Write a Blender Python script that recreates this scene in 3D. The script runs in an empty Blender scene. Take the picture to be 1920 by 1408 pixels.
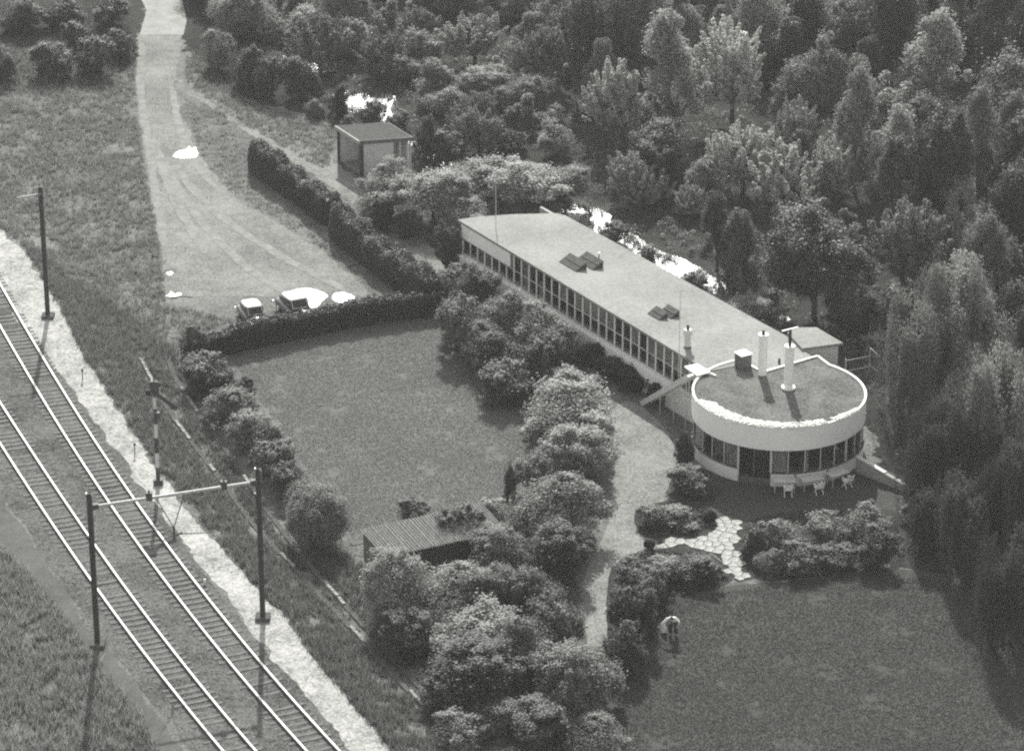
import bpy, bmesh, math, random
import numpy as np
from mathutils import Vector, Matrix, noise

R = math.radians
scene = bpy.context.scene
COL = scene.collection
# ------------------------------------------------------------------ camera
F_PX, PITCH, CAM_H = 6400.0, R(24.0), 90.0
cam_d = bpy.data.cameras.new('camera')
cam_d.sensor_fit = 'HORIZONTAL'; cam_d.sensor_width = 36.0
cam_d.lens = 36.0 * F_PX / 1920.0
cam_d.clip_start = 1.0; cam_d.clip_end = 5000.0
cam = bpy.data.objects.new('camera', cam_d); COL.objects.link(cam)
cam.location = (0, 0, CAM_H); cam.rotation_euler = (R(90) - PITCH, 0, 0)
scene.camera = cam
# ------------------------------------------------------------------ sky and sun (sun ahead of the camera: back light)
SUN_EL, SUN_AZ = R(35.0), R(-3.0)          # azimuth measured from +Y (view direction), positive to the right
world = bpy.data.worlds.new('World'); scene.world = world; world.use_nodes = True
wn, wl = world.node_tree.nodes, world.node_tree.links
wn.clear()
sky = wn.new('ShaderNodeTexSky'); sky.sky_type = 'NISHITA'; sky.sun_disc = False
sky.sun_elevation = SUN_EL; sky.sun_rotation = SUN_AZ
sky.air_density = 1.0; sky.dust_density = 2.0
bw = wn.new('ShaderNodeHueSaturation'); bw.inputs['Saturation'].default_value = 0.04   # a black-and-white film
bg = wn.new('ShaderNodeBackground'); bg.inputs['Strength'].default_value = 0.13
wo = wn.new('ShaderNodeOutputWorld')
wl.new(sky.outputs[0], bw.inputs['Color']); wl.new(bw.outputs[0], bg.inputs['Color']); wl.new(bg.outputs[0], wo.inputs['Surface'])
sun_d = bpy.data.lights.new('sun', 'SUN'); sun_d.energy = 4.9; sun_d.angle = R(0.7); sun_d.color = (1.0, 0.995, 0.96)
sun = bpy.data.objects.new('sun', sun_d); COL.objects.link(sun)
sdir = Vector((math.sin(SUN_AZ) * math.cos(SUN_EL), math.cos(SUN_AZ) * math.cos(SUN_EL), math.sin(SUN_EL)))
sun.rotation_euler = sdir.to_track_quat('Z', 'Y').to_euler(); sun.location = (0, 250, 150)
# ------------------------------------------------------------------ exposure
scene.view_settings.view_transform = 'Standard'; scene.view_settings.look = 'None'
scene.view_settings.exposure = 0.88; scene.view_settings.gamma = 1.0
scene.render.engine = 'CYCLES'
scene.cycles.max_bounces = 5; scene.cycles.diffuse_bounces = 3; scene.cycles.glossy_bounces = 2
scene.cycles.transmission_bounces = 4; scene.cycles.volume_bounces = 0; scene.cycles.transparent_max_bounces = 10
scene.cycles.caustics_reflective = False; scene.cycles.caustics_refractive = False
scene.cycles.use_denoising = False
scene.cycles.filter_width = 2.2
HAZE_DENSITY = 0.00013

# ------------------------------------------------------------------ survey helpers: image measurement -> ground position in metres
_c, _s = math.cos(PITCH), math.sin(PITCH)
def G(px, py, z=0.0):
    u = (px - 960) / F_PX; v = (704 - py) / F_PX
    dx, dy, dz = u, _c + v * _s, -_s + v * _c
    t = (z - CAM_H) / dz
    return Vector((dx * t, dy * t, z))
def SC(px, py, z=0.0):                      # pixels per metre there and the angle of view below the horizon
    p = G(px, py, z); d = (p - Vector((0, 0, CAM_H))).length
    return F_PX / d, math.asin((CAM_H - z) / d)

# ------------------------------------------------------------------ materials
def gv(v): return (v, v, v * 0.955, 1.0)
MATS = {}
def mat(name, lo, hi=None, scale=3.0, rough=0.9, bump=0.0, fine=None, spec=0.2, big=None, metal=0.0, stretch=None):
    """grey paint / soil / stone: colour from layered noise between lo and hi, fine relief"""
    if name in MATS: return MATS[name]
    m = bpy.data.materials.new(name); m.use_nodes = True; MATS[name] = m
    n, l = m.node_tree.nodes, m.node_tree.links
    b = n['Principled BSDF']; b.inputs['Roughness'].default_value = rough
    b.inputs['Specular IOR Level'].default_value = spec; b.inputs['Metallic'].default_value = metal
    if hi is None:
        b.inputs['Base Color'].default_value = gv(lo); return m
    tc = n.new('ShaderNodeTexCoord'); mp = n.new('ShaderNodeMapping')
    l.new(tc.outputs['Object'], mp.inputs[0])
    if stretch: mp.inputs['Scale'].default_value = stretch
    n1 = n.new('ShaderNodeTexNoise'); n1.inputs['Scale'].default_value = scale; n1.inputs['Detail'].default_value = 6; n1.inputs['Roughness'].default_value = 0.7
    l.new(mp.outputs[0], n1.inputs['Vector'])
    val = n1.outputs['Fac']
    if big:
        n2 = n.new('ShaderNodeTexNoise'); n2.inputs['Scale'].default_value = big; n2.inputs['Detail'].default_value = 3
        l.new(mp.outputs[0], n2.inputs['Vector'])
        mx = n.new('ShaderNodeMix'); mx.data_type = 'FLOAT'; mx.inputs[0].default_value = 0.45
        l.new(val, mx.inputs[2]); l.new(n2.outputs['Fac'], mx.inputs[3]); val = mx.outputs[0]
    if fine:
        n3 = n.new('ShaderNodeTexNoise'); n3.inputs['Scale'].default_value = fine; n3.inputs['Detail'].default_value = 2
        l.new(tc.outputs['Object'], n3.inputs['Vector'])
        mx = n.new('ShaderNodeMix'); mx.data_type = 'FLOAT'; mx.inputs[0].default_value = 0.45
        l.new(val, mx.inputs[2]); l.new(n3.outputs['Fac'], mx.inputs[3]); val = mx.outputs[0]
    cr = n.new('ShaderNodeValToRGB'); cr.color_ramp.elements[0].position = 0.40; cr.color_ramp.elements[1].position = 0.60
    cr.color_ramp.elements[0].color = gv(lo); cr.color_ramp.elements[1].color = gv(hi)
    l.new(val, cr.inputs[0]); l.new(cr.outputs[0], b.inputs['Base Color'])
    if bump:
        bp = n.new('ShaderNodeBump'); bp.inputs['Strength'].default_value = bump; bp.inputs['Distance'].default_value = 0.1
        l.new(val, bp.inputs['Height']); l.new(bp.outputs[0], b.inputs['Normal'])
    return m

def leaf_mat(name, lo, hi, trans=0.3, spec=0.15):
    if name in MATS: return MATS[name]
    m = bpy.data.materials.new(name); m.use_nodes = True; MATS[name] = m
    n, l = m.node_tree.nodes, m.node_tree.links
    b = n['Principled BSDF']; b.inputs['Roughness'].default_value = 0.55; b.inputs['Specular IOR Level'].default_value = spec
    geo = n.new('ShaderNodeNewGeometry'); oi = n.new('ShaderNodeObjectInfo')
    cr = n.new('ShaderNodeValToRGB')
    cr.color_ramp.elements[0].color = gv(lo); cr.color_ramp.elements[1].color = gv(hi)
    l.new(geo.outputs['Random Per Island'], cr.inputs[0])
    mr = n.new('ShaderNodeMapRange'); mr.inputs['To Min'].default_value = 0.78; mr.inputs['To Max'].default_value = 1.22
    l.new(oi.outputs['Random'], mr.inputs['Value'])
    mu = n.new('ShaderNodeMix'); mu.data_type = 'RGBA'; mu.blend_type = 'MULTIPLY'; mu.inputs[0].default_value = 1.0
    l.new(cr.outputs[0], mu.inputs[6]); l.new(mr.outputs[0], mu.inputs[7])
    l.new(mu.outputs[2], b.inputs['Base Color'])
    tr = n.new('ShaderNodeBsdfTranslucent'); l.new(mu.outputs[2], tr.inputs['Color'])
    ms = n.new('ShaderNodeMixShader'); ms.inputs[0].default_value = trans
    l.new(b.outputs[0], ms.inputs[1]); l.new(tr.outputs[0], ms.inputs[2])
    l.new(ms.outputs[0], n['Material Output'].inputs['Surface'])
    return m

_gm = mat
def mat(*a, **k):
    k.setdefault('spec', 0.0); return _gm(*a, **k)
M_GROUND = mat('rough_meadow', 0.055, 0.19, 1.2, 0.95, 0.5, fine=6, big=0.16)
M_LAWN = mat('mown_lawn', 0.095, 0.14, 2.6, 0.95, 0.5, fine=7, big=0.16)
M_LAWN2 = mat('garden_lawn', 0.045, 0.08, 2.2, 0.95, 0.5, fine=7, big=0.14)  # darker base colour than the mown lawn
M_YARD = mat('worn_grass_yard', 0.1, 0.24, 1.1, 0.95, 0.4, fine=6, big=0.2)
M_RUT = mat('trodden_earth', 0.14, 0.25, 1.2, 0.95, 0.2, fine=18)
M_CONC = mat('road_concrete', 0.2, 0.3, 0.8, 0.9, 0.05, fine=12)
M_GRAVEL = mat('path_gravel', 0.1, 0.260, 1.6, 0.95, 0.4, fine=7, big=0.3)
M_STRIP = mat('pale_shell_gravel', 0.15, 0.4, 1.6, 0.95, 0.4, fine=8, big=0.5)
M_BALLAST = mat('dirty_ballast', 0.03, 0.15, 2.5, 0.95, 0.6, fine=9, big=0.3)
M_BALLAST_STONE = mat('ballast_stone', 0.06, 0.2, 6, 0.9)
M_DIRT = mat('dark_path', 0.06, 0.12, 2, 0.95, 0.3, fine=16, big=0.2)
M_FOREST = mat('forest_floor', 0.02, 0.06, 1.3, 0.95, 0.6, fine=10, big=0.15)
M_BED = mat('garden_soil', 0.025, 0.06, 4, 0.95, 0.5, fine=16)
mat = _gm
M_SLEEPER = mat('weathered_sleeper', 0.04, 0.15, 5, 0.9, 0.3, stretch=(0.6, 6, 6))
M_RAIL = mat('polished_rail', 0.6, 0.7, 3, 0.45, 0.0, spec=0.6)
M_RUST = mat('rusty_rail_side', 0.05, 0.09, 8, 0.9)
M_STEEL = mat('dark_painted_steel', 0.045, 0.07, 5, 0.7, spec=0.3)
M_GALV = mat('galvanised_tube', 0.3, 0.45, 6, 0.5, spec=0.5)
M_WHITE = mat('white_paint', 0.72, 0.82, 4, 0.6, 0.02)
M_WHITE_OLD = mat('weathered_white', 0.45, 0.62, 2.5, 0.8, 0.05, fine=12)
M_PLASTER = mat('pale_plaster', 0.72, 0.82, 1.5, 0.85, 0.05, fine=25, big=0.3)
M_ROOF = mat('pale_roof_gravel', 0.155, 0.28, 3.0, 0.95, 0.25, fine=11, big=0.25, spec=0.05)
M_ROOFD = mat('dark_roof_gravel', 0.045, 0.16, 5, 0.95, 0.6, fine=11, big=0.7, spec=0.05)
M_STONE = mat('flagstone', 0.17, 0.36, 1.5, 0.9, 0.15, fine=14)
M_MULLION = mat('grey_mullion', 0.45, 0.58, 4, 0.6)
M_DARK = mat('dark_interior', 0.03, 0.05, 2, 0.9)
M_CURTAIN = mat('grey_curtain', 0.2, 0.36, 1.0, 0.95, 0.3, stretch=(9, 9, 0.4))
M_SKYL = mat('weathered_skylight', 0.06, 0.12, 3, 0.95, fine=11, spec=0.05)
M_FELT = mat('grey_roofing_felt', 0.08, 0.14, 2.5, 0.95, 0.15, fine=14)
M_DFELT = mat('dark_roofing_felt', 0.045, 0.075, 2.5, 0.95, 0.15, fine=9, spec=0.05)
M_GARWALL = mat('grey_render', 0.26, 0.34, 2, 0.9, 0.1, fine=18)
M_CORR = mat('weathered_corrugated_sheet', 0.18, 0.34, 2.5, 0.85, 0.05, stretch=(4, 0.6, 1), fine=14)
M_TAR = mat('tarred_board', 0.03, 0.06, 3, 0.8, 0.2, stretch=(1, 1, 8))
M_BARK = mat('bark', 0.04, 0.09, 6, 0.95, 0.5)
M_BARKL = mat('pale_birch_bark', 0.12, 0.3, 5, 0.9, 0.2, stretch=(1, 1, 3))
M_CAR = mat('black_car_paint', 0.02, None, rough=0.12, spec=0.7)
M_CARROOF = mat('car_roof_glare', 0.70, None, rough=0.2, spec=0.6)  # sun glare on the dark car roofs, painted in as a pale colour
M_CHROME = mat('chrome', 0.75, None, rough=0.15, metal=1.0)
M_TYRE = mat('tyre_rubber', 0.02, None, rough=0.9)
M_SKIN = mat('skin', 0.36, 0.42, 5, 0.6)
M_SHIRT = mat('pale_shirt', 0.72, 0.82, 8, 0.9, 0.1)
M_TROUS = mat('dark_trousers', 0.025, 0.04, 8, 0.9, 0.1)
M_HAIR = mat('dark_hair', 0.02, 0.04, 20, 0.7)
M_FLOWER = leaf_mat('white_blossom', 0.62, 0.85, 0.25)
L_DARK = leaf_mat('leaf_dark', 0.03, 0.11, 0.3)
L_MID = leaf_mat('leaf_mid', 0.07, 0.25, 0.38)
L_LIGHT = leaf_mat('leaf_light', 0.13, 0.38, 0.42)
L_SILVER = leaf_mat('leaf_silver', 0.2, 0.55, 0.45)
L_GRASS = leaf_mat('grass_blade', 0.09, 0.26, 0.45)
L_HEDGE = leaf_mat('hedge_leaf', 0.02, 0.06, 0.25)

def glass_mat(name='window_glass', v=0.012, rough=0.06):
    if name in MATS: return MATS[name]
    m = bpy.data.materials.new(name); m.use_nodes = True; MATS[name] = m
    b = m.node_tree.nodes['Principled BSDF']
    b.inputs['Base Color'].default_value = gv(v); b.inputs['Roughness'].default_value = rough
    b.inputs['IOR'].default_value = 1.5; b.inputs['Specular IOR Level'].default_value = 0.5
    return m
M_GLASS = glass_mat()
def clear_glass():
    m = bpy.data.materials.new('clear_window_glass'); m.use_nodes = True
    n, l = m.node_tree.nodes, m.node_tree.links
    g = n.new('ShaderNodeBsdfGlossy'); g.inputs['Roughness'].default_value = 0.02
    t = n.new('ShaderNodeBsdfTransparent'); t.inputs['Color'].default_value = (0.88, 0.88, 0.87, 1)
    lw = n.new('ShaderNodeLayerWeight'); pw = n.new('ShaderNodeMath'); pw.operation = 'POWER'; pw.inputs[1].default_value = 4.0; l.new(lw.outputs['Facing'], pw.inputs[0])
    fr = n.new('ShaderNodeMath'); fr.operation = 'MULTIPLY_ADD'; fr.inputs[1].default_value = 0.6; fr.inputs[2].default_value = 0.04; l.new(pw.outputs[0], fr.inputs[0])
    ms = n.new('ShaderNodeMixShader')
    l.new(fr.outputs[0], ms.inputs[0]); l.new(t.outputs[0], ms.inputs[1]); l.new(g.outputs[0], ms.inputs[2])
    l.new(ms.outputs[0], n['Material Output'].inputs['Surface'])
    return m
M_CGLASS = clear_glass()
def water_mat():
    m = bpy.data.materials.new('glittering_water'); m.use_nodes = True
    n, l = m.node_tree.nodes, m.node_tree.links
    b = n['Principled BSDF']; b.inputs['Base Color'].default_value = gv(0.03)
    b.inputs['Roughness'].default_value = 0.32; b.inputs['IOR'].default_value = 1.33; b.inputs['Specular IOR Level'].default_value = 0.5
    tc = n.new('ShaderNodeTexCoord'); nz = n.new('ShaderNodeTexNoise'); nz.inputs['Scale'].default_value = 2.6; nz.inputs['Detail'].default_value = 5
    bp = n.new('ShaderNodeBump'); bp.inputs['Strength'].default_value = 0.7; bp.inputs['Distance'].default_value = 0.12
    l.new(tc.outputs['Object'], nz.inputs['Vector']); l.new(nz.outputs['Fac'], bp.inputs['Height']); l.new(bp.outputs[0], b.inputs['Normal'])
    return m
M_WATER = water_mat()

# ------------------------------------------------------------------ mesh helpers
class MB:
    def __init__(self): self.v = []; self.f = []
    def add(self, vs, fs):
        o = len(self.v); self.v += [tuple(p) for p in vs]; self.f += [tuple(i + o for i in q) for q in fs]; return self
    def box(self, x0, x1, y0, y1, z0, z1):
        vs = [(x0, y0, z0), (x1, y0, z0), (x1, y1, z0), (x0, y1, z0), (x0, y0, z1), (x1, y0, z1), (x1, y1, z1), (x0, y1, z1)]
        return self.add(vs, [(3, 2, 1, 0), (4, 5, 6, 7), (0, 1, 5, 4), (1, 2, 6, 5), (2, 3, 7, 6), (3, 0, 4, 7)])
    def hexa(self, b, t):                    # four bottom points and four top points
        return self.add(list(b) + list(t), [(3, 2, 1, 0), (4, 5, 6, 7), (0, 1, 5, 4), (1, 2, 6, 5), (2, 3, 7, 6), (3, 0, 4, 7)])
    def bar(self, p0, p1, w, h, up=(0, 0, 1)):
        p0, p1 = Vector(p0), Vector(p1); d = (p1 - p0).normalized(); u = Vector(up)
        if abs(d.dot(u)) > 0.98: u = Vector((0, 1, 0))
        sd = d.cross(u).normalized() * (w / 2); uu = sd.cross(d).normalized() * (h / 2)
        a = [p0 - sd - uu, p0 + sd - uu, p1 + sd - uu, p1 - sd - uu]; b = [p0 - sd + uu, p0 + sd + uu, p1 + sd + uu, p1 - sd + uu]
        return self.hexa(a, b)
    def tube(self, p0, p1, r0, r1=None, n=10, cap=True):
        p0, p1 = Vector(p0), Vector(p1); r1 = r0 if r1 is None else r1
        d = (p1 - p0).normalized(); u = Vector((0, 0, 1)) if abs(d.z) < 0.95 else Vector((1, 0, 0))
        a = d.cross(u).normalized(); b = d.cross(a)
        vs = []
        for p, r in ((p0, r0), (p1, r1)):
            for i in range(n):
                t = 2 * math.pi * i / n; vs.append(p + a * (r * math.cos(t)) + b * (r * math.sin(t)))
        fs = [(i, (i + 1) % n, n + (i + 1) % n, n + i) for i in range(n)]
        if cap: fs += [tuple(range(n - 1, -1, -1)), tuple(range(n, 2 * n))]
        return self.add(vs, fs)
    def ball(self, c, r, nu=12, nv=8, sz=1.0):
        c = Vector(c); vs = [c + Vector((0, 0, r * sz))]
        for j in range(1, nv):
            ph = math.pi * j / nv
            for i in range(nu):
                t = 2 * math.pi * i / nu; vs.append(c + Vector((r * math.sin(ph) * math.cos(t), r * math.sin(ph) * math.sin(t), r * sz * math.cos(ph))))
        vs.append(c - Vector((0, 0, r * sz)))
        fs = [(0, 1 + i, 1 + (i + 1) % nu) for i in range(nu)]
        for j in range(nv - 2):
            for i in range(nu):
                a = 1 + j * nu; fs.append((a + i, a + nu + i, a + nu + (i + 1) % nu, a + (i + 1) % nu))
        e = len(vs) - 1; a = 1 + (nv - 2) * nu
        fs += [(e, a + (i + 1) % nu, a + i) for i in range(nu)]
        return self.add(vs, fs)
    def prism(self, pts, z0, z1):             # pts counter-clockwise in plan
        n = len(pts); vs = [(p[0], p[1], z0) for p in pts] + [(p[0], p[1], z1) for p in pts]
        fs = [tuple(range(n - 1, -1, -1)), tuple(range(n, 2 * n))] + [(i, (i + 1) % n, n + (i + 1) % n, n + i) for i in range(n)]
        return self.add(vs, fs)
    def mesh(self, name, m, smooth=False):
        me = bpy.data.meshes.new(name); me.from_pydata([tuple(p) for p in self.v], [], self.f); me.update()
        if m: me.materials.append(m)
        if smooth:
            for p in me.polygons: p.use_smooth = True
        return me
    def build(self, name, m, parent=None, smooth=False, bevel=0.0, at=None, rz=0.0):
        o = bpy.data.objects.new(name, self.mesh(name, m, smooth)); COL.objects.link(o)
        if parent: o.parent = parent
        if at is not None: o.location = at
        o.rotation_euler.z = rz
        if bevel:
            md = o.modifiers.new('bevel', 'BEVEL'); md.width = bevel; md.segments = 2; md.limit_method = 'ANGLE'
        return o

def tag(o, label=None, cat=None, group=None, kind=None):
    if label: o['label'] = label
    if cat: o['category'] = cat
    if group: o['group'] = group
    if kind: o['kind'] = kind
    return o
def thing(name, label, cat, loc=(0, 0, 0), rz=0.0, group=None):
    o = bpy.data.objects.new(name, None); COL.objects.link(o); o.location = loc; o.rotation_euler.z = rz
    o.empty_display_size = 0.2
    return tag(o, label, cat, group)
def inst(name, me, parent=None, loc=(0, 0, 0), rot=(0, 0, 0), sc=(1, 1, 1)):
    o = bpy.data.objects.new(name, me); COL.objects.link(o); o.parent = parent
    o.location = loc; o.rotation_euler = rot; o.scale = sc
    return o

# ------------------------------------------------------------------ terrain
# the railway stands on a low bank: its top edge (right side of the pale gravel strip), measured on the ground
BANK_Z = 0.8
EDGE_PX = [(-120, 330), (0, 430), (55, 490), (100, 560), (140, 640), (175, 705), (225, 775), (265, 845), (305, 900), (345, 955), (395, 1010), (440, 1060), (480, 1110),
           (530, 1150), (570, 1215), (620, 1275), (665, 1330), (700, 1370), (760, 1440), (860, 1560), (1000, 1720)]
EDGE = np.array([[*G(x, y, BANK_Z)[:2]] for x, y in EDGE_PX])
def dist_edge(x, y):
    """signed distance to the bank's edge, positive to the right (garden side)"""
    P = np.stack([x, y], -1); best = np.full(x.shape, 1e9); sg = np.ones(x.shape)
    for a, b in zip(EDGE[:-1], EDGE[1:]):
        ab = b - a; t = np.clip(((P - a) @ ab) / (ab @ ab), 0, 1)
        q = P - (a + t[..., None] * ab); d = np.hypot(q[..., 0], q[..., 1])
        cr = ab[0] * (P[..., 1] - a[1]) - ab[1] * (P[..., 0] - a[0])
        m = d < best; best = np.where(m, d, best); sg = np.where(m, np.where(cr > 0, 1.0, -1.0), sg)
    return best * sg
def ground_z(x, y):
    x = np.asarray(x, float); y = np.asarray(y, float)
    d = dist_edge(x, y)
    t = np.clip(d / 3.6, 0, 1); z = BANK_Z * (1 - t * t * (3 - 2 * t))
    t2 = np.clip((-d - 12.0) / 7.0, 0, 1); z = z - BANK_Z * .8 * t2 * t2 * (3 - 2 * t2)   # the far side of the bank
    return z
def GZ(x, y): return float(ground_z(np.array([x]), np.array([y]))[0])
def on_ground(px, py):
    z = 0.0
    for _ in range(5):
        p = G(px, py, z); z = GZ(p.x, p.y)
    return G(px, py, z)

xs = np.concatenate([np.linspace(-1500, -70, 12), np.arange(-64, 66, 0.8), np.linspace(72, 1500, 12)])
ys = np.concatenate([np.linspace(-300, 135, 10), np.arange(139, 330, 0.8), np.linspace(340, 2500, 14)])
X, Y = np.meshgrid(xs, ys)
Z = ground_z(X, Y)
rg = np.random.RandomState(4)
rough = rg.normal(0, 0.035, X.shape)
# only the rough meadow and bank are uneven; keep the rest level
Z2 = Z + np.where((dist_edge(X, Y) > 0.4) & (dist_edge(X, Y) < 9), rough, 0)
nx, ny = len(xs), len(ys)
vv = np.stack([X, Y, Z2], -1).reshape(-1, 3)
idx = np.arange(nx * ny).reshape(ny, nx)
ff = np.stack([idx[:-1, :-1], idx[:-1, 1:], idx[1:, 1:], idx[1:, :-1]], -1).reshape(-1, 4)
def np_mesh(name, verts, quads, m, smooth=False):
    me = bpy.data.meshes.new(name); k = quads.shape[1]
    me.vertices.add(len(verts)); me.vertices.foreach_set('co', np.ascontiguousarray(verts, dtype=np.float32).ravel())
    me.loops.add(quads.size); me.loops.foreach_set('vertex_index', np.ascontiguousarray(quads, dtype=np.int32).ravel())
    me.polygons.add(len(quads)); me.polygons.foreach_set('loop_start', np.arange(0, quads.size, k, dtype=np.int32))
    me.polygons.foreach_set('loop_total', np.full(len(quads), k, dtype=np.int32))
    if smooth: me.polygons.foreach_set('use_smooth', np.ones(len(quads), dtype=bool))
    me.update(); me.validate()
    if m: me.materials.append(m)
    return me
go = bpy.data.objects.new('ground', np_mesh('ground', vv, ff, M_GROUND, True)); COL.objects.link(go)
tag(go, 'rough tussocky meadow around the railway, yard and garden', 'ground', kind='structure')

def smooth_pts(pts, n=6, closed=False):
    """Catmull-Rom through measured points"""
    out = []; k = len(pts)
    for i in range(k if closed else k - 1):
        p0, p1, p2, p3 = (pts[(i - 1) % k] if closed or i > 0 else pts[0]), pts[i], pts[(i + 1) % k], (pts[(i + 2) % k] if closed or i + 2 < k else pts[-1])
        for j in range(n):
            t = j / n
            out.append(tuple(0.5 * ((2 * b) + (c - a) * t + (2 * a - 5 * b + 4 * c - d) * t * t + (3 * b - a - 3 * c + d) * t ** 3) for a, b, c, d in zip(p0, p1, p2, p3)))
    if not closed: out.append(tuple(pts[-1]))
    return out
def inside(pt, poly):
    x, y = pt; r = False; j = len(poly) - 1
    for i in range(len(poly)):
        if (poly[i][1] > y) != (poly[j][1] > y) and x < (poly[j][0] - poly[i][0]) * (y - poly[i][1]) / (poly[j][1] - poly[i][1]) + poly[i][0]: r = not r
        j = i
    return r
def sheet(name, px_pts, m, lift, label, cat, z=0.0, jag=0.0, closed_smooth=True, seed=1, n=8, world_pts=None):
    """a ground covering with an irregular border, laid on flat ground"""
    pts = world_pts or [tuple(G(x, y, z)[:2]) for x, y in px_pts]
    if closed_smooth: pts = smooth_pts(pts, n, True)
    rnd = random.Random(seed)
    out = []
    for i, p in enumerate(pts):
        q = pts[(i + 1) % len(pts)]; L = math.hypot(q[0] - p[0], q[1] - p[1]); k = max(1, int(L / 0.35)) if jag else 1
        for j in range(k):
            t = j / k; x = p[0] + (q[0] - p[0]) * t; y = p[1] + (q[1] - p[1]) * t
            if jag:
                a = noise.noise(Vector((x * 0.9, y * 0.9, seed * 7.3))) * jag * 1.5 + rnd.uniform(-1, 1) * jag * 0.6
                b = noise.noise(Vector((x * 0.9 + 31, y * 0.9, seed * 3.1))) * jag * 1.5 + rnd.uniform(-1, 1) * jag * 0.6
                x += a; y += b
            out.append((x, y))
    bm = bmesh.new(); vs = [bm.verts.new((x, y, z + lift)) for x, y in out]
    f = bm.faces.new(vs); 
    if f.normal.z < 0: f.normal_flip()
    bm.normal_update()
    if f.normal.z < 0: f.normal_flip()
    bmesh.ops.triangulate(bm, faces=[f])
    me = bpy.data.meshes.new(name); bm.to_mesh(me); bm.free(); me.materials.append(m)
    o = bpy.data.objects.new(name, me); COL.objects.link(o)
    return tag(o, label, cat, kind='structure')

FOREST_PX = [(330, 60), (380, 150), (470, 190), (600, 225), (700, 300), (800, 470), (860, 520), (1060, 400), (1480, 640), (1590, 700), (1645, 840), (1640, 930), (1650, 1060), (1720, 1070),
             (1850, 1090), (2300, 1140), (2700, 1000), (2900, -220), (300, -220)]
sheet('forest_floor', FOREST_PX, M_FOREST, 0.004, 'dark overgrown floor of the wood behind the long house', 'ground', closed_smooth=False, jag=0.5, seed=2)
sheet('forest_floor', [(-150, -60), (250, -60), (262, 60), (250, 120), (150, 165), (40, 150), (-150, 170)], M_FOREST, 0.004, 'dark ground under the trees left of the pale road', 'ground', jag=0.5, seed=3)
sheet('yard', [(258, 66), (254, 160), (262, 230), (276, 330), (297, 450), (308, 556), (400, 556), (560, 556), (705, 556), (600, 468), (425, 358), (372, 290), (342, 220), (328, 160), (334, 110), (344, 66)],
      M_YARD, 0.008, 'worn pale drive widening into the parking yard', 'yard', jag=0.18, closed_smooth=False, seed=5)
sheet('road', [(255, -20), (275, 20), (262, 66), (344, 66), (350, 40), (338, -20)], M_CONC, 0.014, 'pale concrete road entering from the top', 'road', closed_smooth=False)
sheet('side_path', [(330, 165), (390, 200), (455, 243), (540, 300), (620, 350), (700, 415), (800, 500), (840, 540), (820, 480), (740, 400), (690, 355), (620, 300), (560, 262), (470, 225), (400, 185), (345, 150)],
      M_YARD, 0.010, 'pale track running behind the long clipped hedge', 'path', jag=0.2, seed=6)
for i, (pp, lb) in enumerate([([(258, 90), (256, 170), (270, 260), (285, 360), (300, 450), (313, 450), (298, 350), (284, 260), (270, 170), (272, 90)], 'pale wheel rut along the left edge of the drive'),
                              ([(318, 170), (330, 240), (352, 300), (400, 352), (440, 385), (432, 372), (395, 335), (362, 285), (342, 230), (328, 170)], 'pale worn edge on the right side of the drive'),
                              ([(300, 300), (330, 360), (380, 430), (450, 500), (520, 545), (530, 540), (462, 492), (394, 424), (343, 353), (312, 298)], 'long curving wheel rut towards the parked cars'),
                              ([(335, 330), (380, 385), (450, 440), (540, 495), (640, 545), (650, 541), (552, 488), (460, 432), (392, 378), (346, 325)], 'curving wheel rut towards the hedge corner'),
                              ([(283, 265), (300, 330), (330, 400), (375, 470), (390, 465), (350, 395), (318, 325), (297, 265)], 'pale wheel rut down the middle of the drive')]):
    sheet('wheel_rut', pp, M_RUT, 0.010 + 0.003 * (i + 1), lb, 'wheel rut', jag=0.09, seed=20 + i)
sheet('lawn', [(398, 632), (600, 600), (830, 566), (1065, 800), (965, 965), (662, 1022)], M_LAWN, 0.008, 'large mown lawn enclosed by hedges and bushes', 'lawn', closed_smooth=False, jag=0.05, seed=7)
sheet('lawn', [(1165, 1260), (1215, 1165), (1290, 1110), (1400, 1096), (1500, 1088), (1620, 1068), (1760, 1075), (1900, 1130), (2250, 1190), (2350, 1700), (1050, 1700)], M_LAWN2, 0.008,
      'darker garden lawn at the bottom right', 'lawn', jag=0.08, seed=8)
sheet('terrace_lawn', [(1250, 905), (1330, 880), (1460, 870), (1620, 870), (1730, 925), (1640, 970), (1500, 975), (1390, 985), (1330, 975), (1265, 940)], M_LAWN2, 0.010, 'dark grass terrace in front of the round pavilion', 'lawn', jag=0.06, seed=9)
sheet('garden_path', [(1180, 752), (1215, 772), (1250, 805), (1266, 850), (1262, 885), (1248, 925), (1240, 960), (1228, 1010), (1195, 1035), (1160, 1065), (1142, 1120), (1140, 1190), (1150, 1260),
                      (1112, 1260), (1098, 1190), (1085, 1115), (1110, 1050), (1140, 980), (1150, 900), (1152, 820), (1150, 770)],
      M_GRAVEL, 0.012, 'curving pale gravel path through the garden', 'path', jag=0.10, seed=10)
sheet('planting_bed', [(1192, 962), (1250, 940), (1330, 955), (1346, 985), (1310, 1006), (1235, 1012), (1200, 1000)], M_BED, 0.016, 'oval planting bed between gravel path and flagstones', 'planting bed', jag=0.04, seed=11)
sheet('planting_bed', [(1150, 1062), (1230, 1030), (1320, 1032), (1372, 1085), (1300, 1118), (1240, 1165), (1160, 1260), (1138, 1180)], M_BED, 0.016, 'shrub bed below the flagstones beside the gravel path', 'planting bed', jag=0.05, seed=12)
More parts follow.
